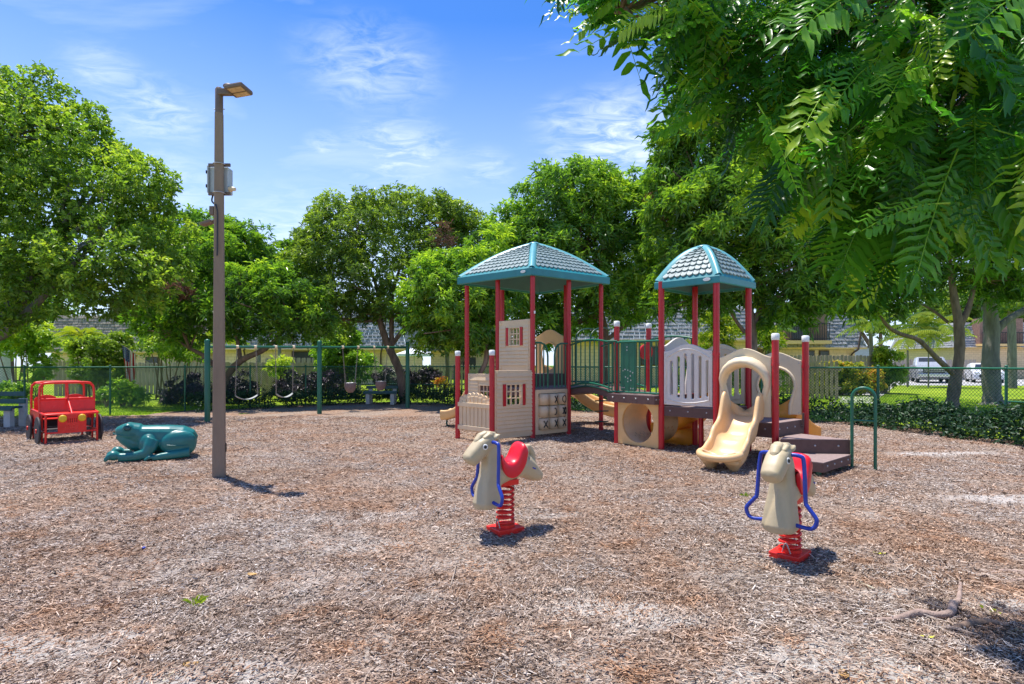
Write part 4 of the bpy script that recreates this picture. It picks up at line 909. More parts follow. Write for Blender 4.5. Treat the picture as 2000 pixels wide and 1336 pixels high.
def house(label, x0, x1, y0, y1, eave, top, sh, wins=(), doors=(), pipes=(), balc=None, over=.45, inset=.7):
    rt = root('house', ((x0 + x1) / 2, y0, 0), label, 'house')
    mb = MB(); mb.box(((x0 + x1) / 2, (y0 + y1) / 2, eave / 2 - .05), (x1 - x0, y1 - y0, eave + .1)); mb.build('wall', M['brick'], rt)
    mb = MB(); mansard(mb, x0 - over, x1 + over, y0 - over, y1 + over, eave, top, inset); roof = mb.build('roof', M[sh], rt)
    mb = MB(); mb.box(((x0 + x1) / 2, y0 - over * .5 - .05, eave - .06), (x1 - x0 + 2 * over, over, .1)); mb.build('soffit', M['stucco'], rt)
    for wx, wz, ww, wh in wins:
        f = MB().box((wx, y0 - .03, wz), (ww + .12, .06, wh + .12)).build('window', M['browntrim'], rt); MB().box((wx, y0 - .065, wz), (ww, .02, wh)).build('pane', M['glass'], f)
    for px_ in pipes:
        mb = MB(); mb.tube(spline([(px_ + .5, y0 - over - .08, top - .4), (px_ + .2, y0 - over - .12, eave + .1), (px_ + .15, y0 - over - .1, eave - .15), (px_, y0 - .1, eave - .6), (px_, y0 - .1, 0)], 4), .055, 8); mb.build('drainpipe', M['browntrim'], rt)
    if balc:
        bx0, bx1, fz = balc; yb = y0 - over - .5
        mb = MB(); mb.box(((bx0 + bx1) / 2, y0 - .35, fz + 1.15), (bx1 - bx0 - .06, .9, 2.3)); mb.build('loggia_wall', M['curtain'], rt)
        mb = MB(); mb.box(((bx0 + bx1) / 2, y0 - .55, fz - .12), (bx1 - bx0 + .1, 1.2, .2)); mb.build('balcony_floor', M['stucco'], rt)
        mb = MB(); zt = fz + 1.0
        mb.bar((bx0, yb - .15, zt), (bx1, yb - .15, zt), .05, .06); mb.bar((bx0, yb - .15, fz + .08), (bx1, yb - .15, fz + .08), .04, .04)
        x = bx0
        while x <= bx1: mb.bar((x, yb - .15, fz - .02), (x, yb - .15, zt), .03, .03, (1, 0, 0)); x += .14
        mb.build('balcony_railing', M['rail'], rt)
        mb = MB(); mb.box((bx0 + (bx1 - bx0) * .35, y0 - .82, fz + 1.05), (.9, .04, 2.0)); mb.build('balcony_door', M['glass'], rt)
    return rt
house('brown-shingled mansard house at the left behind the red jeep', -33.5, -24.5, 41, 50, 2.25, 4.9, 'shinglebrown', [(-26.2, 1.3, .8, 1)], pipes=[])
house('grey-shingled house with yellow brick wall behind the swing set', -19.5, -7.3, 37, 46, 2.35, 5.0, 'shingle', [(-13.6, 1.5, 1.6, 1.2)], pipes=[-17.5, -12.9, -8.6])
house('low far house with grey shingles behind the umbrella', -7.5, -1.5, 52, 60, 2.6, 4.6, 'shinglebrown', [(-4, 1.4, 1.2, 1)])
house('grey-shingled house seen between the two play towers', 3.2, 14.2, 33, 42, 2.75, 4.7, 'shingle', [(8.2, 1.8, 1.2, 1)])
house('grey-shingled house with a dark-railed balcony right of the smaller tower', 15.4, 21.0, 34.5, 43, 2.35, 4.6, 'shingle', [(18.2, 1.75, .5, .7), (19.1, 1.75, .5, .7), (15.9, 1.6, .9, .6)], pipes=[20.7], balc=(16.3, 18.9, 2.75))
house('far house with a brown boarded balcony at the right edge behind the oak trunk', 41, 56, 52, 60, 2.9, 5.2, 'shingle', [(50, 1.6, 1.2, .9)], balc=(42.5, 46.5, 3.2))
rt = root('garage', (26.2, 44, 0), 'plain grey-green garage wall left of the parked pickup', 'garage')
MB().box((27.0, 46, 1.3), (4.6, 4, 2.6)).build('wall', M['garage'], rt); MB().box((27.0, 46, 2.68), (4.9, 4.3, .14)).build('roof', M['browntrim'], rt)
rt = root('patio_umbrella', (-5.2, 30, 0), 'white patio umbrella showing above the pale picket fence', 'umbrella')
mb = MB(); 
mb.add([Vector((-5.2, 30, 2.22))] + [Vector((-5.2 + 1.0 * math.cos(2 * pi * k / 8), 30 + 1.0 * math.sin(2 * pi * k / 8), 1.86)) for k in range(8)] + [Vector((-5.2 + 1.0 * math.cos(2 * pi * k / 8), 30 + 1.0 * math.sin(2 * pi * k / 8), 1.74)) for k in range(8)],
       [(0, 1 + k, 1 + (k + 1) % 8) for k in range(8)] + [(1 + k, 9 + k, 9 + (k + 1) % 8, 1 + (k + 1) % 8) for k in range(8)])
mb.build('canopy', M['umbrella'], rt); MB().tube([(-5.2, 30, 0), (-5.2, 30, 2.28)], .03, 8).build('pole', M['steel'], rt)

# ---------------------------------------------------------------- cars
def car(name, label, cat, loc, rz, body, prof, wid, wr, wx, glass, hood_h, truck):
    """side profile prof (x forward, z) extruded across wid with tumblehome"""
    rt = root(name, loc, label, cat, None, rz, world=False)
    mb = MB(); rings = []
    for t in (-1, -.97, -.86, .86, .97, 1):
        k = 1 - (abs(t) > .9) * .03 - (abs(t) > .98) * .03
        rings.append([Vector((x * k, t * wid / 2 * (1 - .13 * max(0, (z - hood_h)) / .6), .28 + (z - .28) * (k if z > .4 else 1))) for x, z in prof])
    mb.loft(rings, smooth=False); mb.build('body', body, rt)
    for g in glass:
        gm_ = MB(); gm_.add(g, [tuple(range(len(g)))]); gm_.build('window', M['glass'], rt)
    for x in wx:
        for s in (-1, 1):
            w = MB(); y = s * (wid / 2 - .10); w.tube([(x, y - .11, wr), (x, y - .08, wr), (x, y + .08, wr), (x, y + .11, wr)], [wr * .9, wr, wr, wr * .9], 20); o = w.build('wheel', M['black'], rt)
            MB().tube([(x, y + s * .10, wr), (x, y + s * .125, wr)], [wr * .58, wr * .5], 14).build('rim', M['chrome'], o)
    return rt
xf = 2.75
tp = [(-2.8, .45), (-2.8, 1.25), (-1.0, 1.28), (-.95, 1.3), (-.8, 1.86), (.35, 1.88), (1.05, 1.32), (2.55, 1.2), (2.75, 1.05), (2.78, .45), (2.5, .32), (-2.5, .32)]
hw = .98
face = math.atan2(-1, -.62)
rt = car('pickup_truck', 'silver pickup truck parked on the driveway facing the playground', 'pickup truck', (G(1822, 746).x - .3, 42.0, -.02), R(-121), M['cargrey'], tp, 1.96, .40, (1.75, -1.85),
         [[(.98, -.76, 1.37), (.98, .76, 1.37), (.44, .68, 1.82), (.44, -.68, 1.82)], [(.75, .86, 1.37), (-.7, .86, 1.37), (-.62, .82, 1.78), (.38, .82, 1.78)], [(.75, -.86, 1.37), (-.7, -.86, 1.37), (-.62, -.82, 1.78), (.38, -.82, 1.78)]], 1.3, True)
MB().box((2.80, 0, .93), (.06, 1.25, .36), bev=.02).build('grille', M['black'], rt)
for z in (.86, .98): MB().box((2.84, 0, z), (.02, 1.2, .04)).build('grille_bar', M['chrome'], rt)
for s in (-1, 1): MB().box((2.77, s * .79, .98), (.1, .3, .24), bev=.03).build('headlight', M['white'], rt)
MB().box((2.84, 0, .56), (.14, 1.9, .24), bev=.04).build('bumper', M['chrome'], rt)
sp = [(-2.2, .4), (-2.2, .95), (-1.9, 1.03), (-1.2, 1.38), (-.2, 1.44), (.45, 1.36), (1.05, .98), (2.0, .82), (2.2, .62), (2.18, .3), (1.9, .22), (-1.9, .22)]
rt = car('white_sedan', 'white sedan parked on the driveway behind the thick oak trunk', 'car', (G(1903, 746).x + .9, 42.3, -.02), R(-122), M['carwhite'], sp, 1.78, .33, (1.4, -1.4),
         [[(1.03, -.66, 1.02), (1.03, .66, 1.02), (.50, .56, 1.345), (.50, -.56, 1.345)], [(.8, .75, 1.02), (-1.3, .75, 1.05), (-1.0, .68, 1.34), (.35, .68, 1.34)]], .95, False)
MB().box((2.2, 0, .48), (.06, 1.1, .2), bev=.02).build('grille', M['black'], rt)
for s in (-1, 1): MB().box((2.1, s * .66, .68), (.16, .3, .13), bev=.03).build('headlight', M['chrome'], rt)
# ================================================================ the play structure
u = Vector((math.cos(R(40)), math.sin(R(40)), 0)); v = Vector((math.cos(R(134)), math.sin(R(134)), 0)); S_ = .91
P6 = Vector((.364, 9.95, 0)); P7 = P6 + u * S_; P9 = P6 + u * S_ * 2; P4 = P6 + v * S_; P3 = P6 + v * S_ * 2; P8 = P9 + v * S_; P5 = P3 + u * S_; PB = P9 + v * S_ * 2
P2 = P6 - u * S_; P1 = P4 - u * S_
P10 = Vector((1.716, 9.22, 0)); P11 = Vector((2.36, 9.72, 0))
TL = Vector((2.255, 8.5, 0)); TF = Vector((2.87, 7.91, 0)); TR = TF + u * S_; TB = TL + u * S_; P12 = TF + Vector((.60, -.49, 0)) ; P13 = P12 + u * .92
PS = root('play_structure', (1.6, 9.3, 0), 'large playground climbing structure with red posts, two teal roofs, tan panels and slides', 'play structure')
def part(mb, name, m, parent=PS): return mb.build(name, M[m], parent)
def post(p, h, cap=False, r=.044):
    o = part(MB().tube([(p.x, p.y, -.05), (p.x, p.y, h)], r, 16), 'post', 'red')
    if cap: part(MB().tube([(p.x, p.y, h - .078), (p.x, p.y, h - .073), (p.x, p.y, h + .002), (p.x, p.y, h + .012)], [r + .003, r + .006, r + .006, r * .8], 16), 'post_cap', 'cap', o)
    return o
for p in (P6, P7, P9, P4, P3, P8, P5): post(p, 3.05 if p in (P7, P4, P8, P5) else 2.92)
for p in (P1, P2): post(p, 1.53, True)
for p in (P10, P11): post(p, 2.0, True)
for p in (TL, TF, TR, TB): post(p, 2.55)
for p in (P12, P13): post(p, 1.70, True)

def roof(cx, cy, a0, a1, b0, b1, zf, zf1, za, rows, convex, lab):
    """four-cornered roof: corners front, right, back, left; fascia, scalloped tiles, hip bands"""
    Fp, Rp, Bp, Lp = a0, a1, b0, b1; apex = Vector((cx, cy, za)); cor = [Fp, Rp, Bp, Lp]
    cor = [Vector((c.x, c.y, zf1)) for c in cor]
    def surf(i, s, t, off=0.0):            # s along the eave, t up the slope
        A, B_ = cor[i], cor[(i + 1) % 4]; e = A.lerp(B_, s); p = e.lerp(Vector((cx, cy, zf1)), t); h = (za - zf1)
        tt = t + convex * math.sin(pi * t) * .5; p.z = zf1 + h * min(1, tt)
        n = (B_ - A).cross(Vector((cx, cy, za)) - A).normalized()
        if n.z < 0: n = -n
        return p + n * off
    mb = MB(); n = 10
    for i in range(4):
        g = [[surf(i, s / n, .965 * t / n) for s in range(n + 1)] for t in range(n + 1)]
        vs = [p for r_ in g for p in r_]; mb.add(vs, [(a * (n + 1) + b_, a * (n + 1) + b_ + 1, (a + 1) * (n + 1) + b_ + 1, (a + 1) * (n + 1) + b_) for a in range(n) for b_ in range(n)], False)
    # fascia with a rounded lower lip and the underside
    cen = Vector((cx, cy, 0))
    def ring(k, z): return [Vector((cx + (c.x - cx) * k, cy + (c.y - cy) * k, z)) for c in cor]
    rings = [ring(1.0, zf1), ring(1.012, zf1 - .01), ring(1.012, zf + .012), ring(1.0, zf), ring(.965, zf), ring(.96, zf + .03), ring(.94, zf + .045)]
    mb.loft(rings, caps=False, smooth=False)
    ro = part(mb, 'roof', 'teal')
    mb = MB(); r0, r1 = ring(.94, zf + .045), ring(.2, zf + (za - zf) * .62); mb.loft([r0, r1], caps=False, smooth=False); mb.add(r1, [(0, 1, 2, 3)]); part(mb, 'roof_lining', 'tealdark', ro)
    # hips
    mb = MB()
    for i in range(4):
        sec = []
        for k in range(11):
            t = k / 10 * .98; c = surf(i, 0, t, .0); e = (cor[(i + 1) % 4] - cor[i]).normalized(); w_ = (cor[i - 1] - cor[i]).normalized(); wd = .075
            fall = min(.999, t); lim = (1 - fall) * (cor[(i + 1) % 4] - cor[i]).length * .5 + .02; wd = min(wd, lim)
            upz = Vector((0, 0, .026)); sec.append([c + e * wd + Vector((0, 0, .004)), c + e * wd * .6 + upz * .9, c + upz * 1.25, c + w_ * wd * .6 + upz * .9, c + w_ * wd + Vector((0, 0, .004))])
        vs = [p for s_ in sec for p in s_]; mb.add(vs, [(a * 5 + b_, (a + 1) * 5 + b_, (a + 1) * 5 + b_ + 1, a * 5 + b_ + 1) for a in range(10) for b_ in range(4)], True)
    mb.ell(apex + Vector((0, 0, -.02)), (.11, .11, .045), None, 16, 8)
    part(mb, 'hip_band', 'roofhip', ro)
    mb = MB(); rg = random.Random(4)
    for i in range(4):
        Le = (cor[(i + 1) % 4] - cor[i]).length; mb = MB()
        for k in range(rows):
            t0 = .035 + .91 * k / rows; t1 = .035 + .91 * (k + 1) / rows; wrow = Le * (1 - t0); cnt = max(1, int(round((wrow - .17) / .105)))
            m0 = .085 / wrow; ds = (1 - 2 * m0) / cnt
            for q in range(-1, cnt + 1):
                sa = m0 + (q + (.5 if k % 2 else 0)) * ds; sb = sa + ds
                if sa < m0 - ds * .5: sa = m0
                sa = max(sa, m0); sb = min(sb, 1 - m0)
                if sb - sa < ds * .3: continue
                gp = (sb - sa) * .035; sa += gp; sb -= gp; h = t1 - t0; out_ = []
                for j in range(7):
                    a = j / 6; s_ = sa + (sb - sa) * a; out_.append((s_, t0 + h * (.02 + .34 * (1 - math.sin(pi * a)) )))
                tp = [(sb, t1 + h * .10), (sa, t1 + h * .10)]
                top = [surf(i, s_, t_, .020) for s_, t_ in out_] + [surf(i, s_, t_, .004) for s_, t_ in tp]
                low = [surf(i, s_, t_, -.002) for s_, t_ in out_]
                mb.add(top + low, [tuple(range(9))] + [(j, 9 + j, 9 + j + 1, j + 1) for j in range(6)])
        part(mb, 'roof_tiles', 'tile', ro)
    # small white maker's plate on the fascia, left of the front corner
    e = (cor[3] - cor[0]).normalized() if lab == 0 else (cor[3] - cor[0]).normalized(); n_ = Vector((e.y, -e.x, 0)); n_ = n_ if n_.y < 0 else -n_
    cpl = Vector((cor[0].x, cor[0].y, (zf + zf1) / 2 + .005)) + e * .17 + n_ * .035
    M4 = Matrix((e, Vector((0, 0, 1)), e.cross(Vector((0, 0, 1))))).transposed().to_4x4(); M4.translation = cpl
    part(MB().mesh(panel2d(circ(0, 0, .055, 20, .024), [], .012, .003), M4), 'maker_plate', 'cap', ro)
    return ro
M['roofhip'] = mat('hip_teal', (.13, .38, .40), .28, .08, 6)
roof(.44, 11.2, Vector((.345, 9.83, 0)), Vector((1.89, 10.98, 0)), Vector((.62, 12.55, 0)), Vector((-1.05, 11.0, 0)), 2.86, 3.0, 3.71, 11, .24, 0)
roof(2.905, 8.55, Vector((2.88, 7.82, 0)), Vector((3.68, 8.52, 0)), Vector((2.95, 9.32, 0)), Vector((2.17, 8.55, 0)), 2.44, 2.545, 3.09, 10, .42, 1)

def place(me, p, q, z, off=0.0):
    M4 = frame(p, q, z); M4 = M4 @ Matrix.Translation((0, 0, off)); return MB().mesh(me, M4)
def PW(p, q): return (Vector(q) - Vector(p)).length
def loc(p, q, x, y, o=0.0):    # panel coordinates -> world
    return frame(p, q, 0) @ Vector((x, y, o))

# ---- playhouse panels with horizontal siding and a small window
def house_panel(p, q, z0, h, wx0, wx1, wz0, wz1, t=.035, shut=True):
    Lp = PW(p, q); a, b_ = .05, Lp - .045
    ow = [(wx0, wz0), (wx1, wz0), (wx1, wz1), (wx0, wz1)]
    o = part(place(panel2d([(a, 0), (b_, 0), (b_, h), (a, h)], [ow], t, .006), p, q, z0), 'house_panel', 'tan')
    mb = MB(); M4 = frame(p, q, z0)
    y = .10
    while y < h - .10:
        segs = [(a + .03, b_ - .03)]
        if wz0 - .05 < y < wz1 + .05: segs = [(a + .03, wx0 - .105 if shut else wx0 - .05), (wx1 + .105 if shut else wx1 + .05, b_ - .03)]
        for x0, x1 in segs:
            if x1 - x0 > .03:   # each board: a wedge standing proud at its bottom edge
                vs = [(x0, y + .004, t / 2 + .016), (x1, y + .004, t / 2 + .016), (x1, y + .060, t / 2 + .004), (x0, y + .060, t / 2 + .004), (x0, y + .004, t / 2 - .002), (x1, y + .004, t / 2 - .002), (x1, y + .06, t / 2 - .002), (x0, y + .06, t / 2 - .002)]
                mb.add([M4 @ Vector(c) for c in vs], [(0, 1, 2, 3), (4, 5, 1, 0), (1, 5, 6, 2), (0, 3, 7, 4), (3, 2, 6, 7)])
        y += .067
    part(mb, 'siding', 'tan', o)
    fr = MB()
    for x0, y0, x1, y1 in ((wx0 - .02, wz0 - .03, wx1 + .02, wz0), (wx0 - .02, wz1, wx1 + .02, wz1 + .025), (wx0 - .02, wz0, wx0 + .006, wz1), (wx1 - .006, wz0, wx1 + .02, wz1)):
        c = M4 @ Vector(((x0 + x1) / 2, (y0 + y1) / 2, 0)); fr.box(c, (x1 - x0, y1 - y0, t + .03), M4.to_3x3(), .004)
    w3 = (wx1 - wx0) / 3; h3 = (wz1 - wz0) / 3
    for k in (1, 2):
        fr.box(M4 @ Vector((wx0 + w3 * k, (wz0 + wz1) / 2, 0)), (.018, wz1 - wz0, t * .9), M4.to_3x3()); fr.box(M4 @ Vector(((wx0 + wx1) / 2, wz0 + h3 * k, 0)), (wx1 - wx0, .018, t * .8), M4.to_3x3())
    part(fr, 'window_frame', 'tan', o)
    if shut:
        for x0 in (wx0 - .085, wx1 + .022):
            part(MB().box(M4 @ Vector((x0 + .031, (wz0 + wz1) / 2, t / 2 + .012)), (.058, wz1 - wz0 + .03, .022), M4.to_3x3(), .005), 'shutter', 'red', o)
    bl = MB()
    for x0, y0 in ((a + .05, h - .05), (b_ - .05, h - .05), (a + .05, .05), (b_ - .05, .05)):
        c = M4 @ Vector((x0, y0, t / 2)); n_ = M4.to_3x3() @ Vector((0, 0, 1)); bl.tube([c, c + n_ * .012], .026, 12)
        part(bl, 'bolt_boss', 'tan', o); bl = MB()
    return o
Lp = PW(P2, P6)
house_panel(P2 - u * .0, P6 + u * .04, .05, 1.15, .30, .63, .56, .90)
house_panel(P4, P6, 1.18, .93, .34, .60, .48, .78)
house_panel(P3, P4, .42, .70, .42, .72, .15, .47, shut=False)
# flower-fence gate between P1 and P2
L12 = PW(P1, P2); n = 8; top = []
for k in range(n):
    x0 = .04 + (L12 - .08) * k / n; x1 = .04 + (L12 - .08) * (k + 1) / n; yb = .56 + .10 * math.sin(pi * (k + .5) / n)
    for j in range(5): top.append((x0 + (x1 - x0) * j / 4, yb + .028 * math.sin(pi * j / 4)))
g = part(place(panel2d([(.04, 0), (L12 - .04, 0)] + top[::-1], [], .03, .004), P1, P2, .13, -.02), 'gate_panel', 'tan')
M4 = frame(P1, P2, .13)
mb = MB()
for k in range(n):
    x0 = .04 + (L12 - .08) * (k + .5) / n; hh = .52 + .10 * math.sin(pi * (k + .5) / n); mb.box(M4 @ Vector((x0, hh / 2, .0)), ((L12 - .08) / n - .018, hh, .016), M4.to_3x3(), .004)
part(mb, 'gate_board', 'tan', g)
for y in (.07, .47): part(MB().box(M4 @ Vector((L12 / 2, y, .014)), (L12 - .06, .075, .03), M4.to_3x3(), .006), 'gate_rail', 'tan', g)

# ---- decks
def deck(poly, z, t=.13, name='deck', bolts=True, m2='brown2'):
    c = sum((Vector((p.x, p.y, 0)) for p in poly), Vector()) / len(poly)
    lo = [Vector((p.x, p.y, z - t)) for p in poly]; hi = [Vector((p.x, p.y, z - .004)) for p in poly]; n = len(poly)
    mb = MB(); mb.add(lo + hi, [tuple(range(n))[::-1]] + [(i, (i + 1) % n, n + (i + 1) % n, n + i) for i in range(n)]); mb.add(hi, [tuple(range(n))])
    o = part(mb, name, 'brown')
    mb = MB(); a = [Vector((p.x, p.y, z - .003)) + (c - p) * .012 for p in poly]; b_ = [p + Vector((0, 0, .008)) for p in a]; a = [Vector((q.x, q.y, q.z)) for q in a]
    mb.add(a + b_, [tuple(range(n, 2 * n))] + [(i, (i + 1) % n, n + (i + 1) % n, n + i) for i in range(n)]); part(mb, 'deck_surface', m2, o)
    if bolts:
        for i in range(n):
            A, B_ = poly[i], poly[(i + 1) % n]; d = (B_ - A); L_ = d.length; d.normalize(); nn = Vector((d.y, -d.x, 0)); mid = (A + B_) / 2 - c
            if nn.dot(mid) < 0: nn = -nn
            if nn.y > .2: continue
            k = max(2, int(L_ / .22))
            for q in range(k):
                pt = A + d * L_ * (q + .5) / k; pt = Vector((pt.x, pt.y, z - t * .42)); part(MB().tube([pt, pt + nn * .006, pt + nn * .009], [.013, .012, .006], 8), 'bolt', 'bolt', o)
    return o
deck([P6, P7, P7 + v * S_, P4], .86)
deck([P7, P9, P8, P7 + v * S_], .87)
deck([P4, P7 + v * S_, P7 + v * S_ * 2, P3], 1.10, .34)
deck([P7 + v * S_, P8, PB, P7 + v * S_ * 2], 1.11, .34, bolts=False)
deck([P10 - Vector((.16, .02, 0)), TL + Vector((-.12, -.06, 0)), TL, TB, P11, P10], .825, .13)
deck([TL, TF, TR, TB], .67, .14)
deck([TF, P12, P13, TR], .52, .19)
# support post under the small tower seen behind the slide
c_ = (TL + TF) / 2 + u * .35; part(MB().tube([(c_.x, c_.y, 0), (c_.x, c_.y, .56)], .036, 12), 'support_post', 'red')

# ---- arched bridge and green railings
def railing(a, b_, z0, z1, arch=0.0, n=9, r=.011, rr=.017, name='railing', arch0=None):
    a, b_ = Vector(a), Vector(b_); arch0 = arch if arch0 is None else arch0; mb = MB()
    tp = [a.lerp(b_, t / 12) + Vector((0, 0, z1 + arch * math.sin(pi * t / 12))) for t in range(13)]; bt = [a.lerp(b_, t / 12) + Vector((0, 0, z0 + arch0 * math.sin(pi * t / 12))) for t in range(13)]
    mb.tube(tp, rr, 8); mb.tube(bt, rr, 8)
    for k in range(n):
        t = (k + .5) / n; p = a.lerp(b_, t); mb.tube([p + Vector((0, 0, z0 + arch0 * math.sin(pi * t))), p + Vector((0, 0, z1 + arch * math.sin(pi * t)))], r, 7)
    return part(mb, name, 'green')
ba, bb = P7 + Vector((.03, 0, 0)), P10 + Vector((-.08, .02, 0))
bc, bd = P9 + Vector((0, -.05, 0)), P11
n = 10; mb = MB(); lo = []; 
for k in range(n + 1):
    t = k / n; z = .83 + .075 * math.sin(pi * t); A, B_ = ba.lerp(bb, t), bc.lerp(bd, t)
    lo.append([A + Vector((0, 0, z - .10)), B_ + Vector((0, 0, z - .10)), B_ + Vector((0, 0, z)), A + Vector((0, 0, z))])
mb.loft(lo, smooth=False); br_ = part(mb, 'bridge_deck', 'brown')
part(MB().tube([l[3] + Vector((0, 0, .012)) for l in lo], .016, 8), 'bridge_edge', 'dkgreen', br_)
railing(ba, bb, .90, 1.66, .075, 9); railing(bc, bd, .90, 1.66, .075, 9)
railing(P9, P8, .95, 1.78, 0, 8)
fa = P10 - Vector((.16, .03, 0)); railing(fa, P10 + (TL - P10) * .02 + Vector((-.02, -.04, 0)), .86, 1.68, 0, 3)
railing(P10 + Vector((-.02, -.04, 0)), TL + Vector((-.04, -.02, 0)), .86, 1.66, 0, 8)
railing(P11, TB, .90, 1.72, .05, 7)
# upright green play panel with raised dots and the red steering wheel behind it
M4 = frame(P10, TL, .88)
gp = part(MB().mesh(panel2d(rect(.12, 0, .44, .78, .03), [], .03, .004), M4 @ Matrix.Translation((0, 0, .03))), 'play_panel', 'green')
for (x, y) in [(.26, .70), (.26, .65), (.18, .32), (.22, .34), (.28, .33), (.33, .31), (.38, .29), (.23, .22), (.28, .20), (.33, .24), (.28, .15), (.34, .17), (.16, .05), (.20, .05), (.34, .04), (.39, .04)]:
    c = M4 @ Vector((x, y, .046)); nn = M4.to_3x3() @ Vector((0, 0, 1)); part(MB().tube([c, c + nn * .004], .012, 8), 'panel_mark', 'bolt', gp)
c = M4 @ Vector((.52, .62, -.10)); nx = M4.to_3x3() @ Vector((1, .0, .25)); nx.normalize()
sw = part(MB().tube([c + nx * -.02, c + nx * .02], .12, 22), 'steering_wheel', 'red'); part(MB().tube([c, c - nx * .14], .018, 8), 'wheel_axle', 'dkgreen', sw)
# two loop barriers on the front of the big tower deck
for k in (0, 1):
    x0, x1 = (.07, .37) if k == 0 else (.54, .86)
    mb = MB(); pt = lambda x, z: loc(P6, P7, x, z)
    arc = [pt(x0, .88)] + [pt((x0 + x1) / 2 - (x1 - x0) / 2 * math.cos(pi * i / 10), 1.56 + .13 * math.sin(pi * i / 10)) for i in range(11)] + [pt(x1, .88)]
    if k == 0: arc = [pt(.04, 1.69), pt(.2, 1.69), pt(.29, 1.66), pt(.35, 1.58), pt(.37, 1.45), pt(.37, .88)]
    else: arc = [pt(.87, 1.69), pt(.72, 1.69), pt(.62, 1.66), pt(.56, 1.58), pt(.54, 1.45), pt(.54, .88)]
    mb.tube(arc, .017, 8)
    for x in ((.09, .18, .27) if k == 0 else (.64, .73, .82)): mb.tube([pt(x, .88), pt(x, 1.67)], .012, 7)
    part(mb, 'loop_barrier', 'green')
# green climber hoops at the back of the big tower
for d_ in (0, .38):
    b0 = P8.lerp(P9, .5) + u * .12 + u * d_ * 0 + (P9 - P8).normalized() * (d_ - .3); 
    part(MB().tube(spline([b0 + Vector((0, 0, .9)), b0 + Vector((0, 0, 1.75)), b0 + u * .10 + Vector((0, 0, 1.98)), b0 + u * .35 + Vector((0, 0, 2.06)), b0 + u * .60 + Vector((0, 0, 2.04))], 6), .016, 8), 'climber_hoop', 'dkgreen')
b0 = P9 + (P10 - P9) * .25
for k in range(4): part(MB().tube([b0 + Vector((-.15, .2, .2 + .2 * k)), b0 + Vector((.12, .28, .2 + .2 * k))], .013, 7), 'climber_rung', 'dkgreen')

# ---- tic-tac-toe drum panel under the big tower deck
L67 = PW(P6, P7)
tt = part(place(panel2d(rect(.05, 0, L67 - .05, .80, .02), [rect(.13, .08, L67 - .10, .73, .01)], .035, .005), P6, P7, .05), 'game_panel', 'tan')
M4 = frame(P6, P7, .05); marks = ['xo', 'o'];
grid = [['', 'X', 'O'], ['', ')', 'XO'], ['X', 'X', 'X']]
for r_ in range(3):
    mb = MB()
    for cidx in range(3):
        x0 = .14 + cidx * .222 + .005; yc = .08 + .65 * (2.5 - r_) / 3
        mb = MB(); mb.tube([M4 @ Vector((x0 + .11, yc - .10, 0)), M4 @ Vector((x0 + .11, yc - .098, 0)), M4 @ Vector((x0 + .11, yc + .098, 0)), M4 @ Vector((x0 + .11, yc + .10, 0))], [.085, .10, .10, .085], 18, True)
        dr = part(mb, 'turning_drum', 'tan', tt)
def on_drum(x0, yc, pts, rad=.008):
    mb = MB(); out_ = []
    for a, y in pts: out_.append(M4 @ Vector((x0 + .11 + .103 * math.sin(a), yc + y, .103 * math.cos(a))))
    mb.tube(out_, rad, 6); return mb
for r_ in range(3):
    for cidx in range(3):
        x0 = .14 + cidx * .222 + .005; yc = .08 + .65 * (2.5 - r_) / 3; k = grid[r_][cidx]; sh = {0: -.25, 1: .15, 2: 0}[cidx]
        if 'X' in k:
            mb = on_drum(x0, yc, [(-.38 + sh, -.06), (0 + sh, 0), (.38 + sh, .06)], .011); mb.v += []; part(mb, 'cross_mark', 'black', tt)
            part(on_drum(x0, yc, [(-.38 + sh, .06), (0 + sh, 0), (.38 + sh, -.06)], .011), 'cross_mark', 'black', tt)
        if 'O' in k:
            a0 = .25 if k == 'XO' else 0
            part(on_drum(x0, yc, [(a0 + sh + .45 * math.cos(2 * pi * i / 14), .062 * math.sin(2 * pi * i / 14)) for i in range(15)], .008), 'ring_mark', 'black', tt)
        if k == ')': part(on_drum(x0, yc, [(-.3 + .5 * math.sin(pi * i / 8), .06 * math.cos(pi * i / 8)) for i in range(9)], .009), 'ring_mark', 'black', tt)

# ---- crawl panel: round hole and perforated tunnel under the middle deck
LPT = PW(P10, TL)
cp = part(place(panel2d(rect(.04, 0, LPT - .04, .74, .03), [circ(LPT / 2, .37, .315, 32)], .045, .010), P10, TL, .02), 'crawl_panel', 'tan2')
M4 = frame(P10, TL, .02); mb = MB(); nT = 40; ny = 22
cx0, cy0, rr_ = LPT / 2, .37, .318
ho = MB()
for i in range(nT):
    for j in range(ny):
        a0, a1 = 2 * pi * i / nT, 2 * pi * (i + 1) / nT; z0, z1 = -.02 - .55 * j / ny, -.02 - .55 * (j + 1) / ny
        ang = (a0 + a1) / 2; hole = (3.7 < ang < 6.1) and (i % 2 == (j % 4 > 1)) and j % 2 == 0 and 4 < j < 19
        if hole: continue
        q = [M4 @ Vector((cx0 + rr_ * math.cos(a), cy0 + rr_ * math.sin(a), z)) for a, z in ((a0, z0), (a1, z0), (a1, z1), (a0, z1))]
        q2 = [M4 @ Vector((cx0 + (rr_ + .012) * math.cos(a), cy0 + (rr_ + .012) * math.sin(a), z)) for a, z in ((a0, z0), (a1, z0), (a1, z1), (a0, z1))]
        ho.add(q + q2, [(3, 2, 1, 0), (4, 5, 6, 7)])
part(ho, 'tunnel', 'tan', cp)

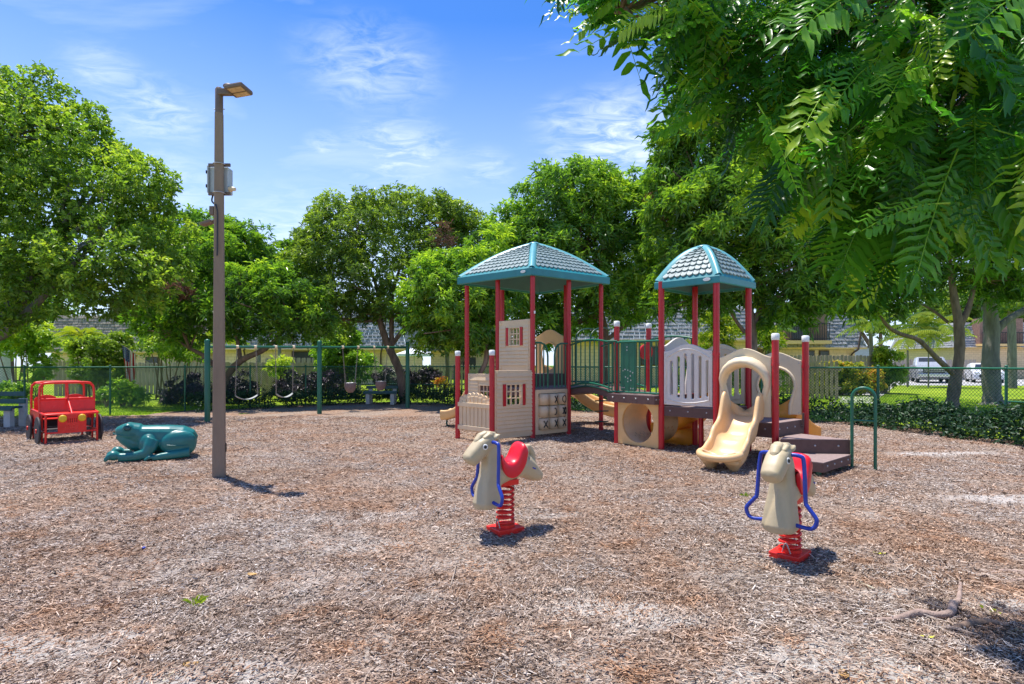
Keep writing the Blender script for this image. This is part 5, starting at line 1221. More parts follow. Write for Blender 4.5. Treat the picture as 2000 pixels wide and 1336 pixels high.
# ---- slotted grey arch panels
def slot_panel(p, q, z0, h, harch, m='greyplastic', solid=False, name='barrier_panel'):
    L_ = PW(p, q); a, b_ = .05, L_ - .05
    topc = [(a + (b_ - a) * k / 20, h + harch * (math.sin(pi * min(1, max(0, (k / 20 - .08) / .84))) ** 1.4)) for k in range(21)]
    holes = []
    if not solid:
        for k in range(6):
            x0 = a + (b_ - a) * (.13 + .148 * k); w_ = (b_ - a) * .062; bow = .09 * math.sin(pi * (k + .5) / 6)
            holes.append(rect(x0, .16 - bow * .7, x0 + w_, h - .18 + bow * 1.6, w_ * .48, 4))
    o = part(place(panel2d([(a, 0), (b_, 0)] + topc[::-1], holes, .04, .008), p, q, z0), name, m)
    M4 = frame(p, q, z0)
    ol = [(a + .045 + (b_ - a - .09) * k / 16, h - .10 + (harch + .03) * math.sin(pi * k / 16)) for k in range(17)]
    ol2 = [(a + .045 + (b_ - a - .09) * k / 16, .09 - .05 * math.sin(pi * k / 16)) for k in range(17)]
    loop = ol + ol2[::-1]
    part(MB().tube([M4 @ Vector((x, y, .018)) for x, y in loop], .011, 6, closed=True), 'panel_rib', m, o)
    for x, y in ((a + .03, .03), (b_ - .03, .03), (a + .03, h - .04), (b_ - .03, h - .04)): c = M4 @ Vector((x, y, .02)); nn = M4.to_3x3() @ Vector((0, 0, 1)); part(MB().tube([c, c + nn * .006], .010, 8), 'bolt', 'bolt', o)
    return o
slot_panel(TL, TF, .70, .80, .10)
slot_panel(TB, TR, .70, .80, .12, 'arch')
# grey arch doorway panel behind, from TL to TB
def arch_panel(p, q, z0, h, harch, op, m, name='arch_panel', t=.04, extra=True):
    L_ = PW(p, q); a, b_ = .05, L_ - .05
    topc = [(a + (b_ - a) * k / 20, h + harch * (math.sin(pi * k / 20) ** 1.6)) for k in range(21)]
    cxx = (a + b_) / 2; w_ = op[0] / 2; hb = op[1]; ht = op[2]
    hole = [(cxx + w_ * .72, -.001), (cxx + w_ * .74, hb * .35), (cxx + w_, hb)] + [(cxx + w_ * math.cos(pi * k / 12), hb + (ht - hb) * math.sin(pi * k / 12)) for k in range(1, 12)] + [(cxx - w_, hb), (cxx - w_ * .74, hb * .35), (cxx - w_ * .72, -.001)]
    outer = [(a, 0)] + hole[::-1] + [(b_, 0)] + topc[::-1]
    o = part(place(panel2d(outer, [], t, .008), p, q, z0), name, m)
    if extra:
        M4 = frame(p, q, z0); part(MB().tube([M4 @ Vector((x, y, t / 2)) for x, y in hole], .022, 8), 'arch_rim', m, o)
        for x, y in ((a + .03, .03), (b_ - .03, .03), (a + .03, h - .04), (b_ - .03, h - .04)): c = M4 @ Vector((x, y, t / 2)); nn = M4.to_3x3() @ Vector((0, 0, 1)); part(MB().tube([c, c + nn * .006], .010, 8), 'bolt', 'bolt', o)
    return o, hole
arch_panel(TL, TB, .84, .74, .14, (.5, .42, .66), 'greyplastic')
arch_panel(PB, P8, 1.12, .78, .15, (.46, .40, .66), 'tan2')
arch_panel(TR, P13, .58, .78, .12, (.52, .40, .68), 'arch')
# front slide hood panel
hp, hole = arch_panel(TF, P12, .60, .80, .12, (.50, .42, .66), 'arch', 'hood_panel', extra=False)
M4 = frame(TF, P12, .60); rings = []
N_ = len(hole)
for i, (x, y) in enumerate(hole):
    a, b_ = hole[max(0, i - 1)], hole[min(N_ - 1, i + 1)]; tx, ty = b_[0] - a[0], b_[1] - a[1]; l_ = math.hypot(tx, ty); nx_, ny_ = ty / l_, -tx / l_
    cx_, cy_ = PW(TF, P12) / 2, .4
    if (x - cx_) * nx_ + (y - cy_) * ny_ < 0: nx_, ny_ = -nx_, -ny_
    up_ = max(0, (y - .30) / .36); out_ = .030 + .17 * up_ ** 1.1; wd = .030 + .055 * up_ ** 1.3
    ring = []
    for k in range(10):
        an = pi * k / 9; ring.append(M4 @ Vector((x + nx_ * wd * (1 - math.cos(an)) * .9, y + ny_ * wd * (1 - math.cos(an)) * .9, .012 + out_ * math.sin(an) ** .8)))
    rings.append(ring)
mb = MB(); mb.loft(rings, caps=False, closed=False); part(mb, 'slide_hood', 'arch', hp)

# ---- slides
def slide(path, wid, hfun, m, name='slide', foot=True, lip=.05, n=26):
    """path: points of the bed from top to bottom; hfun(s)->(left wall, right wall)"""
    sp = spline(path, 7); m_ = len(sp); rings = []
    for i, p in enumerate(sp):
        s = i / (m_ - 1); t = (sp[min(i + 1, m_ - 1)] - sp[max(i - 1, 0)]); th = Vector((t.x, t.y, 0)).normalized(); sd = th.cross(Vector((0, 0, 1))).normalized(); upv = Vector((0, 0, 1))
        hl, hr = hfun(s); w = wid(s) / 2; tk = .036; ring = []
        def W_(x, z): return p + sd * x + upv * z
        prof = [(-w - tk * 1.3, -.075), (-w - tk * 1.5, hl * .5), (-w - tk * 1.6, hl - .02), (-w - tk * 1.2, hl + .012), (-w - tk * .3, hl + .012), (-w + .006, hl - .02), (-w + .012, hl * .45), (-w + .04, .045), (-w * .6, .008), (0, 0),
                (w * .6, .008), (w - .04, .045), (w - .012, hr * .45), (w - .006, hr - .02), (w + tk * .3, hr + .012), (w + tk * 1.2, hr + .012), (w + tk * 1.6, hr - .02), (w + tk * 1.5, hr * .5), (w + tk * 1.3, -.075), (w * .6, -.06), (0, -.055), (-w * .6, -.06)]
        rings.append([W_(x, z) for x, z in prof])
    mb = MB(); mb.loft(rings); me = mb.data('t', M[m]); ob = link(bpy.data.objects.new('t', me)); md = ob.modifiers.new('s', 'SUBSURF'); md.levels = 1
    dg = bpy.context.evaluated_depsgraph_get(); out = bpy.data.meshes.new_from_object(ob.evaluated_get(dg), depsgraph=dg); bpy.data.objects.remove(ob)
    r = MB(); r.mesh(out, None, True); o = part(r, name, m)
    return o, sp
c0 = (TF + P12) / 2
dirn = Vector((-.63, -.77, 0)).normalized()
def sp_(d, z, sx=0): q = c0 + dirn * d + Vector((dirn.y, -dirn.x, 0)) * sx; return Vector((q.x, q.y, z))
path = [sp_(-.02, .60), sp_(.08, .585), sp_(.20, .52), sp_(.33, .37), sp_(.46, .345), sp_(.58, .31), sp_(.70, .185), sp_(.84, .145), sp_(1.0, .17)]
def hf(s):
    w1 = .24 * math.exp(-((s - .22) / .20) ** 2) + .13 + .03 * math.exp(-((s - .55) / .12) ** 2) + .03 * math.exp(-((s - .8) / .12) ** 2)
    if s > .82: w1 -= (s - .82) / .18 * .06
    return w1, w1
sl, spts = slide(path, lambda s: .40 + .04 * max(0, s - .55), hf, 'slide')
e = spts[-1]; sd = Vector((dirn.y, -dirn.x, 0)); 
lipc = [e + sd * (-.245 * math.cos(pi * k / 16) ) + dirn * (.17 * math.sin(pi * k / 16) ** .8 - .03) + Vector((0, 0, .045 - .045 * math.sin(pi * k / 16))) for k in range(17)]
lp = MB(); lp.tube(lipc, [.040 + .008 * math.sin(pi * k / 16) for k in range(17)], 12)
vs = [e + sd * .20 * a - dirn * .06 + Vector((0, 0, -.004)) for a in (-1, -.5, 0, .5, 1)] + [e + sd * .21 * a + dirn * (.135 * math.sqrt(max(0, 1 - a * a)) - .02) + Vector((0, 0, .004 + .03 * a * a)) for a in (-1, -.5, 0, .5, 1)]
lp.add(vs, [(i, i + 1, i + 6, i + 5) for i in range(4)], True)
part(lp, 'slide_lip', 'slide', sl)
for s_ in (-1, 1):
    q = spts[-6] + sd * s_ * .14; mb = MB(); mb.loft([[q + sd * x * k + dirn * y * k + Vector((0, 0, z)) for x, y in ((-.07, -.16), (.07, -.16), (.09, 0), (.06, .13), (-.06, .13), (-.09, 0))] for z, k in ((-.04, .45), (-.09, .62), (-.15, .85), (.02 - .12 + .08, 1.15))][::1] if False else
              [[q + sd * x * k + dirn * y * k + Vector((0, 0, z - q.z)) for x, y in ((-.07, -.16), (.07, -.16), (.09, 0), (.06, .13), (-.06, .13), (-.09, 0))] for z, k in ((-.01, .5), (.03, .62), (.08, 1.0), (.13, 1.3))]); part(mb, 'slide_foot', 'slide', sl)
# orange slide running out behind the small tower
mB = (TB + TR) / 2; w0 = Vector((-.62, .78, 0))
def sq(d, z, k=0): q = mB + w0 * d + u * k; return Vector((q.x, q.y, z))
slide([sq(.0, .66), sq(.2, .60), sq(.45, .42), sq(.7, .28), sq(.95, .20), sq(1.15, .19)], lambda s: .46, lambda s: (.22 - .1 * s, .22 - .1 * s), 'orange')
q = sq(.75, 0); mb = MB(); mb.loft([[q + w0 * y + u * x + Vector((0, 0, z)) for x, y in ((-.25, -.3), (.25, -.3), (.28, .2), (-.28, .2))] for z in (0, .12, .24)]); part(mb, 'slide_foot', 'orange')
mR = (TR + P13) / 2; w1 = Vector((u.y, -u.x, 0)) * -1
vv = (P13 - TR).normalized(); nb = Vector((-vv.y, vv.x, 0)); nb = nb if nb.y > 0 else -nb
slide([mR + Vector((0, 0, .56)), mR + nb * .25 + Vector((0, 0, .5)), mR + nb * .55 + vv * .05 + Vector((0, 0, .32)), mR + nb * .8 + vv * .12 + Vector((0, 0, .2)), mR + nb * 1.0 + vv * .15 + Vector((0, 0, .18))], lambda s: .46, lambda s: (.28 - .14 * s, .28 - .14 * s), 'orange')
# curved tan slide behind the bridge
mb_ = (PB + P8) / 2; nbk = u
slide([mb_ + Vector((0, 0, 1.08)), mb_ + u * .3 + Vector((0, 0, .98)), mb_ + u * .7 + Vector((.0, -.12, .66)), mb_ + u * 1.05 + Vector((.15, -.42, .40)), mb_ + u * 1.2 + Vector((.45, -.75, .26)), mb_ + u * 1.2 + Vector((.85, -.92, .22))], lambda s: .46, lambda s: (.24 - .08 * s, .24 - .08 * s), 'tan2')
# tan slide going down to the left of the big tower
mL = (P3 + P5) / 2; dl = Vector((-.93, .3, 0))
slide([mL + Vector((0, 0, .93)), mL + dl * .2 + Vector((0, 0, .82)), mL + dl * .38 + Vector((0, 0, .6)), mL + dl * .55 + Vector((0, 0, .32)), mL + dl * .75 + Vector((0, 0, .23)), mL + dl * .93 + Vector((0, 0, .22))], lambda s: .42, lambda s: (.13, .13), 'tan2')
q = mL + dl * .85; part(MB().tube(spline([q + Vector((0, -.15, .17)), q + Vector((.0, -.16, .05)), q + Vector((.12, -.15, 0))], 5), .02, 8), 'slide_support', 'dkgreen')

# ---- transfer steps and green hand loops at the right
deck([Vector((3.43, 7.20, 0)), Vector((4.28, 7.13, 0)), Vector((3.98, 7.74, 0)), Vector((3.64, 7.50, 0))], .345, .185, 'transfer_step')
deck([Vector((3.15, 6.88, 0)), Vector((3.58, 6.47, 0)), Vector((4.25, 7.06, 0)), Vector((4.24, 7.11, 0)), Vector((3.42, 7.185, 0))], .165, .11, 'transfer_step')
part(MB().tube([(3.58, 6.58, -.02), (3.58, 6.58, .06)], .03, 10), 'step_leg', 'green'); part(MB().tube([(4.1, 7.05, -.02), (4.1, 7.05, .06)], .03, 10), 'step_leg', 'green')
la, lb = Vector((4.28, 7.09, 0)), Vector((4.47, 6.93, 0))
dd = (lb - la); la2 = la; r_ = dd.length / 2
hl = [la2 + Vector((0, 0, -.02)), la2 + Vector((0, 0, .5))] + [(la + lb) / 2 - dd * .5 * math.cos(pi * k / 12) + Vector((0, 0, .88 + .13 * math.sin(pi * k / 12))) for k in range(13)] + [lb + Vector((0, 0, .5)), lb + Vector((0, 0, -.02))]
hd = part(MB().tube(hl, .019, 12), 'hand_loop', 'green'); part(MB().tube([la + Vector((0, 0, .60)), lb + Vector((0, 0, .60))], .011, 8), 'rung', 'green', hd)
b1 = P13 + Vector((.03, -.05, 0)); part(MB().tube(spline([b1 + Vector((-.12, -.06, .42)), b1 + Vector((-.12, -.06, .62))], 3), .016, 8), 'hand_loop', 'brown')
# clamps joining panels to the posts
for p, z, d in [(P13, 1.27, -1), (P12, 1.3, 1), (TL, 1.50, 1), (TF, 1.45, 1), (TR, 1.45, 1), (TL, 1.66, -1), (P7, 1.6, 1), (P10, 1.64, -1)]:
    part(MB().tube([(p.x, p.y, z - .018), (p.x, p.y, z + .018)], .050, 14), 'clamp', 'red')
part(MB().box(P6 + Vector((.035, -.04, 1.92 + .3)), (.03, .03, .05), None, .004), 'post_tag', 'cap')
# ================================================================ spring horses
def limb(mb, pts, rad, n=12, e_=.75):
    """rounded chain: pts centre line, rad (side, up) radii"""
    pts = [Vector(p) for p in pts]; m = len(pts); rings = []
    for i in range(m):
        t = (pts[min(i + 1, m - 1)] - pts[max(i - 1, 0)]).normalized(); y = Vector((0, 1, 0))
        if abs(t.y) > .8: y = Vector((1, 0, 0))
        w = t.cross(y).normalized(); y = w.cross(t).normalized(); a, b_ = rad[i]; ring = []
        for k in range(n):
            an = 2 * pi * k / n; c, s = math.cos(an), math.sin(an)
            ring.append(pts[i] + y * a * math.copysign(abs(c) ** e_, c) + w * b_ * math.copysign(abs(s) ** e_, s))
        rings.append(ring)
    mb.loft(rings); return mb
def spring_horse():
    rt = root('spring_horse', (0, 0, 0), '', 'spring rider', 'spring horse riders in the foreground', 0, world=False)
    mb = MB()
    limb(mb, [(.168, 0, .235), (.172, 0, .265), (.162, 0, .36), (.146, 0, .46), (.130, 0, .56), (.128, 0, .66), (.135, 0, .735)], [(.100, .078), (.108, .086), (.096, .080), (.080, .074), (.068, .072), (.062, .070), (.050, .055)], 20, .42)
    limb(mb, [(.240, 0, .235), (.258, 0, .27), (.232, 0, .38), (.20, 0, .50)], [(.080, .035), (.070, .03), (.040, .028), (.006, .02)], 16, 1.15)
    limb(mb, [(.115, 0, .760), (.160, 0, .748), (.225, 0, .708), (.290, 0, .650), (.330, 0, .610), (.345, 0, .594)], [(.048, .040), (.070, .062), (.074, .070), (.072, .066), (.066, .060), (.050, .042)], 20, .74)
    limb(mb, [(.155, 0, .46), (.08, 0, .47), (0, 0, .485), (-.08, 0, .50), (-.15, 0, .535), (-.19, 0, .57)], [(.078, .10), (.082, .085), (.085, .068), (.092, .070), (.092, .095), (.07, .09)])
    limb(mb, [(.10, 0, .58), (.12, 0, .52), (.10, 0, .46)], [(.05, .03), (.06, .05), (.05, .05)])
    limb(mb, [(-.10, 0, .575), (-.155, 0, .62), (-.185, 0, .655), (-.205, 0, .66)], [(.070, .04), (.070, .052), (.058, .045), (.03, .02)])
    limb(mb, [(-.155, 0, .53), (-.215, 0, .49), (-.275, 0, .445), (-.325, 0, .420), (-.345, 0, .412)], [(.088, .10), (.086, .088), (.078, .066), (.066, .044), (.044, .022)])
    limb(mb, [(-.175, 0, .675), (-.225, 0, .672), (-.255, 0, .62), (-.272, 0, .54), (-.282, 0, .48)], [(.020, .016), (.030, .026), (.032, .030), (.028, .026), (.012, .012)], 10)
    for y, x in ((0, .215), (.028, .20), (-.028, .20)): limb(mb, [(x - .085, y * 1.1, .805), (x - .035, y, .806), (x + .01, y * .9, .780), (x + .045, y * .6, .742)], [(.018, .014), (.022, .02), (.02, .018), (.010, .010)], 10)
    for s in (-1, 1): limb(mb, [(.130, s * .055, .770), (.110, s * .064, .792), (.090, s * .060, .802)], [(.022, .018), (.018, .014), (.008, .006)], 8)
    for y in (-.02, 0, .02): limb(mb, [(.105, y, .79), (.075, y, .74), (.065, y, .66), (.06, y, .60)], [(.012, .012), (.015, .015), (.014, .014), (.008, .008)], 8)
    bd = remesh(mb, .0075, 5, fac=.5).build('horse_body', M['horse'], rt)
    fl = MB(); limb(fl, [(.150, 0, .800), (.185, -.004, .806), (.225, -.008, .788), (.262, -.004, .752), (.285, 0, .722)], [(.022, .012), (.034, .024), (.038, .028), (.032, .024), (.012, .008)], 14, .9)
    limb(fl, [(.140, .036, .800), (.175, .040, .798), (.215, .036, .774), (.24, .030, .752)], [(.014, .010), (.022, .018), (.020, .018), (.008, .006)], 12, .9)
    limb(fl, [(.140, -.038, .800), (.170, -.044, .796), (.205, -.040, .774)], [(.014, .010), (.020, .016), (.008, .006)], 12, .9)
    remesh(fl, .004, 3, fac=.5).build('forelock', M['horse'], rt)
    # saddle wraps over the back and down both sides
    sm = MB(); n, m = 22, 20; vs = []
    for i in range(n + 1):
        s = i / n; x = .085 - .245 * s
        zt = .655 - .075 * math.sin(pi * min(1, s / .62)) if s < .62 else .655 + .065 * math.sin(pi / 2 * (s - .62) / .38)
        if s < .12: zt = .600 + .05 * (1 - (s / .12 - .3) ** 2)
        zt = .600 + .055 * math.exp(-((s - .02) / .10) ** 2) + .125 / (1 + math.exp(-(s - .72) * 16)) - .02 * math.exp(-((s - .38) / .2) ** 2)
        if s > .92: zt -= (s - .92) * .35
        circ_ = math.sqrt(max(0, 1 - ((s - .5) / .5) ** 2)); zb = .585 - .165 * circ_ + .07 * s
        wmax = .094 + .006 * math.sin(pi * s)
        for k in range(m + 1):
            a = -1 + 2 * k / m; t = abs(a)
            if t < .5: y = wmax * math.sin(t / .5 * pi / 2) * .98; z = zt - .05 * (t / .5) ** 2.2
            else:
                y = wmax * .98 + .004 * math.sin((t - .5) * 2 * pi); z = (zt - .05) + (min(zb, zt - .055) - (zt - .05)) * (t - .5) / .5
            vs.append(Vector((x, math.copysign(y, a), z)))
    sm.add(vs, [(i * (m + 1) + k, i * (m + 1) + k + 1, (i + 1) * (m + 1) + k + 1, (i + 1) * (m + 1) + k) for i in range(n) for k in range(m)], True)
    inner = [p + Vector((0, -math.copysign(.022, p.y) if abs(p.y) > .05 else 0, -.05 if abs(p.y) < .08 else -.0)) for p in vs]
    sm.add(inner, [(i * (m + 1) + k, (i + 1) * (m + 1) + k, (i + 1) * (m + 1) + k + 1, i * (m + 1) + k + 1) for i in range(n) for k in range(m)], True)
    def edge(ids): sm.add([vs[q] for q in ids] + [inner[q] for q in ids], [(j, len(ids) + j, len(ids) + j + 1, j + 1) for j in range(len(ids) - 1)], True)
    edge(list(range(m + 1))); edge([n * (m + 1) + k for k in range(m + 1)][::-1]); edge([i * (m + 1) for i in range(n + 1)][::-1]); edge([i * (m + 1) + m for i in range(n + 1)])
    sm.build('saddle', M['saddle'], rt)
    for s in (-1, 1):
        c = Vector((.232, s * .068, .712)); nn = Vector((.22, s, .12)).normalized()
        e_ = MB().tube([c - nn * .01, c + nn * .006, c + nn * .009], [.0225, .0225, .018], 18).build('eye', M['white'], rt)
        MB().tube([c + nn * .006, c + nn * .0115, c + nn * .013], [.0125, .0125, .007], 16).build('pupil', M['black'], e_)
        # blue handle tube: out of the cheek, down, out around the foot rest and back to the chest
        hp_ = [(.165, s * .05, .742), (.160, s * .085, .745), (.155, s * .125, .738), (.153, s * .140, .715), (.160, s * .150, .60), (.168, s * .158, .45), (.172, s * .170, .42), (.176, s * .215, .365), (.178, s * .228, .335), (.178, s * .215, .295), (.178, s * .18, .278), (.178, s * .09, .285), (.178, s * .06, .287)]
        MB().tube(spline(hp_, 4), .0135, 12).build('handle_tube', M['blue'], rt)
        MB().box((-.225, s * .0845, .505), (.034, .006, .010), Matrix.Rotation(-.4, 3, 'Y'), .001).build('side_mark', M['blue'], rt)
    # bracket, spring, base
    MB().box((-.01, 0, .405), (.17, .11, .045), None, .006).build('spring_bracket', M['bright_red'], rt)
    MB().box((-.05, -.056, .395), (.07, .004, .035)).build('bracket_plate', M['cap'], rt)
    hx = []; T_ = 7.0; steps = 150
    for i in range(steps + 1):
        t = i / steps; a = 2 * pi * T_ * t; hx.append((.064 * math.cos(a), .064 * math.sin(a), .085 + .285 * t))
    MB().tube(hx, .0115, 9).build('coil_spring', M['bright_red'], rt)
    for s, z0, z1 in ((1, .045, .13), (-1, .045, .13), (1, .33, .385), (-1, .33, .385)):
        MB().tube(spline([(s * .068, -.03, z0), (s * .078, 0, z1 - .01), (s * .068, .03, z0)], 5), .005, 7).build('spring_clamp', M['steel'], rt)
    b_ = MB().box((0, 0, .022), (.24, .20, .062), None, .006); b_.build('base_plate', M['bright_red'], rt)
    MB().tube([(0, 0, .05), (0, 0, .075)], .075, 24).build('spring_seat', M['bright_red'], rt)
    return rt
h1 = spring_horse(); p = G(987, 1040); h1.location = p; h1.rotation_euler = (0, 0, R(180 + 34)); h1['label'] = 'spring horse rider seen side-on, centre foreground in front of the playhouse'
h1.scale = (.965, .965, .965)
h2 = copy_tree(h1); p = G(1543, 1090); h2.location = p; h2.rotation_euler = (0, 0, R(180 + 44)); h2['label'] = 'spring horse rider facing the viewer, in front of the brown transfer steps'

# ================================================================ frog
def frog():
    c = Vector((-4.90, 7.74, 0)); rt = root('frog_climber', c, 'big teal plastic frog crouching on the wood chips left of the lamp post', 'play frog', None, R(28), world=False); rt.scale = (.82, .86, .95)
    # local: +x towards the head is NEGATIVE x in the photo
    mb = MB(); E = mb.ell
    Ry = lambda a: Matrix.Rotation(R(a), 3, 'Y'); Rz = lambda a: Matrix.Rotation(R(a), 3, 'Z')
    limb(mb, [(-.42, 0, .39), (-.30, 0, .38), (-.15, 0, .35), (.0, 0, .33), (.2, 0, .315), (.4, 0, .30), (.53, 0, .27), (.60, 0, .24)], [(.12, .08), (.18, .13), (.20, .15), (.21, .165), (.23, .175), (.22, .17), (.17, .14), (.08, .07)], 16)
    limb(mb, [(-.555, 0, .430), (-.53, 0, .432), (-.45, 0, .43), (-.36, 0, .42), (-.22, 0, .39)], [(.05, .03), (.10, .058), (.16, .10), (.19, .13), (.185, .135)], 16)   # head
    limb(mb, [(-.52, 0, .385), (-.43, 0, .33), (-.30, 0, .26), (-.15, 0, .24)], [(.10, .06), (.15, .09), (.17, .12), (.16, .12)], 14)   # throat
    for s in (-1, 1):
        E((-.365, s * .135, .475), (.08, .06, .068), Ry(10)); E((-.08, s * .16, .25), (.15, .11, .15))
        E((-.37, s * .09, .468), (.085, .05, .045), Ry(12))
        # thigh
        E((.33, s * .20, .25), (.275, .10, .165), Ry(-8) )
        E((.48, s * .17, .22), (.13, .10, .15))
        limb(mb, [(.50, s * .25, .10), (.30, s * .28, .085), (.10, s * .29, .07), (-.02, s * .30, .06)], [(.075, .065), (.07, .06), (.06, .05), (.055, .042)])
        for k, dy in enumerate((-.05, 0, .05)): limb(mb, [(-.0, s * .30 + dy * .4, .065), (-.06, s * .30 + dy, .075), (-.115, s * .30 + dy * 1.3, .045), (-.13, s * .30 + dy * 1.4, .035)], [(.024, .022), (.024, .026), (.020, .02), (.01, .01)], 8)
        # front leg
        limb(mb, [(-.02, s * .19, .30), (-.06, s * .235, .20), (-.12, s * .25, .115), (-.24, s * .25, .095), (-.38, s * .245, .085), (-.48, s * .24, .09)], [(.09, .11), (.09, .10), (.08, .078), (.07, .066), (.064, .060), (.066, .060)])
        E((-.55, s * .24, .118), (.095, .085, .070), Ry(6))
        for k, dy in enumerate((-.055, -.018, .018, .055)): limb(mb, [(-.54, s * .24 + dy * .8, .135), (-.60, s * .24 + dy * 1.15, .115), (-.645, s * .24 + dy * 1.3, .07), (-.648, s * .24 + dy * 1.3, .045)], [(.024, .030), (.026, .036), (.025, .030), (.014, .016)], 8)
    E((.05, 0, .23), (.34, .19, .13)); E((-.12, 0, .22), (.16, .20, .12))
    bd = remesh(mb, .0105, 4, fac=.5).build('frog_body', M['frog'], rt)
    for s in (-1, 1):
        b_ = MB().ell((-.37, s * .185, .478), (.050, .026, .038), Ry(10), 20, 12); b_.build('eye', M['frogeye'], rt)
        MB().tube([Vector((-.37, s * .196, .478)) + Vector((.056 * math.cos(2 * pi * k / 20), 0, .041 * math.sin(2 * pi * k / 20))) for k in range(20)], .0055, 6, closed=True).build('eyelid', M['frog'], rt)
        mo = [(-.582, s * .022, .408), (-.56, s * .070, .400), (-.50, s * .122, .388), (-.43, s * .160, .380), (-.34, s * .185, .376), (-.27, s * .188, .380)]
        MB().tube(spline(mo, 4), .0065, 6).build('mouth_line', M['frog'], rt)
        lg = [(.50, s * .305, .19), (.40, s * .314, .20), (.28, s * .312, .215), (.18, s * .295, .225)]
        MB().tube(spline(lg, 4), .006, 6).build('leg_crease', M['frog'], rt)
    rg = random.Random(3); rb = MB()
    for k in range(26):   # raised wart-like strokes along the back
        x = rg.uniform(-.25, .45); y = rg.uniform(-.11, .11); zt = (.49 if x < 0 else .49 - .12 * (x / .45) ** 1.4) - y * y * 2.2 - .004
        pz = [Vector((x - .035, y, zt + .0)), Vector((x, y, zt + .004)), Vector((x + .035, y, zt - .006))]
        rb = MB(); rb.tube(pz, [.003, .007, .003], 6); rb.build('back_ridge', M['frog'], rt)
    MB().tube([(-.30, -.0, -.02), (-.30, 0, .2)], .02, 10).build('support_leg', M['steel'], rt); MB().tube([(.25, 0, -.02), (.25, 0, .15)], .02, 10).build('support_leg', M['steel'], rt)
M['frogeye'] = mat('frog_eye', (.008, .07, .08), .15, .05)
frog()

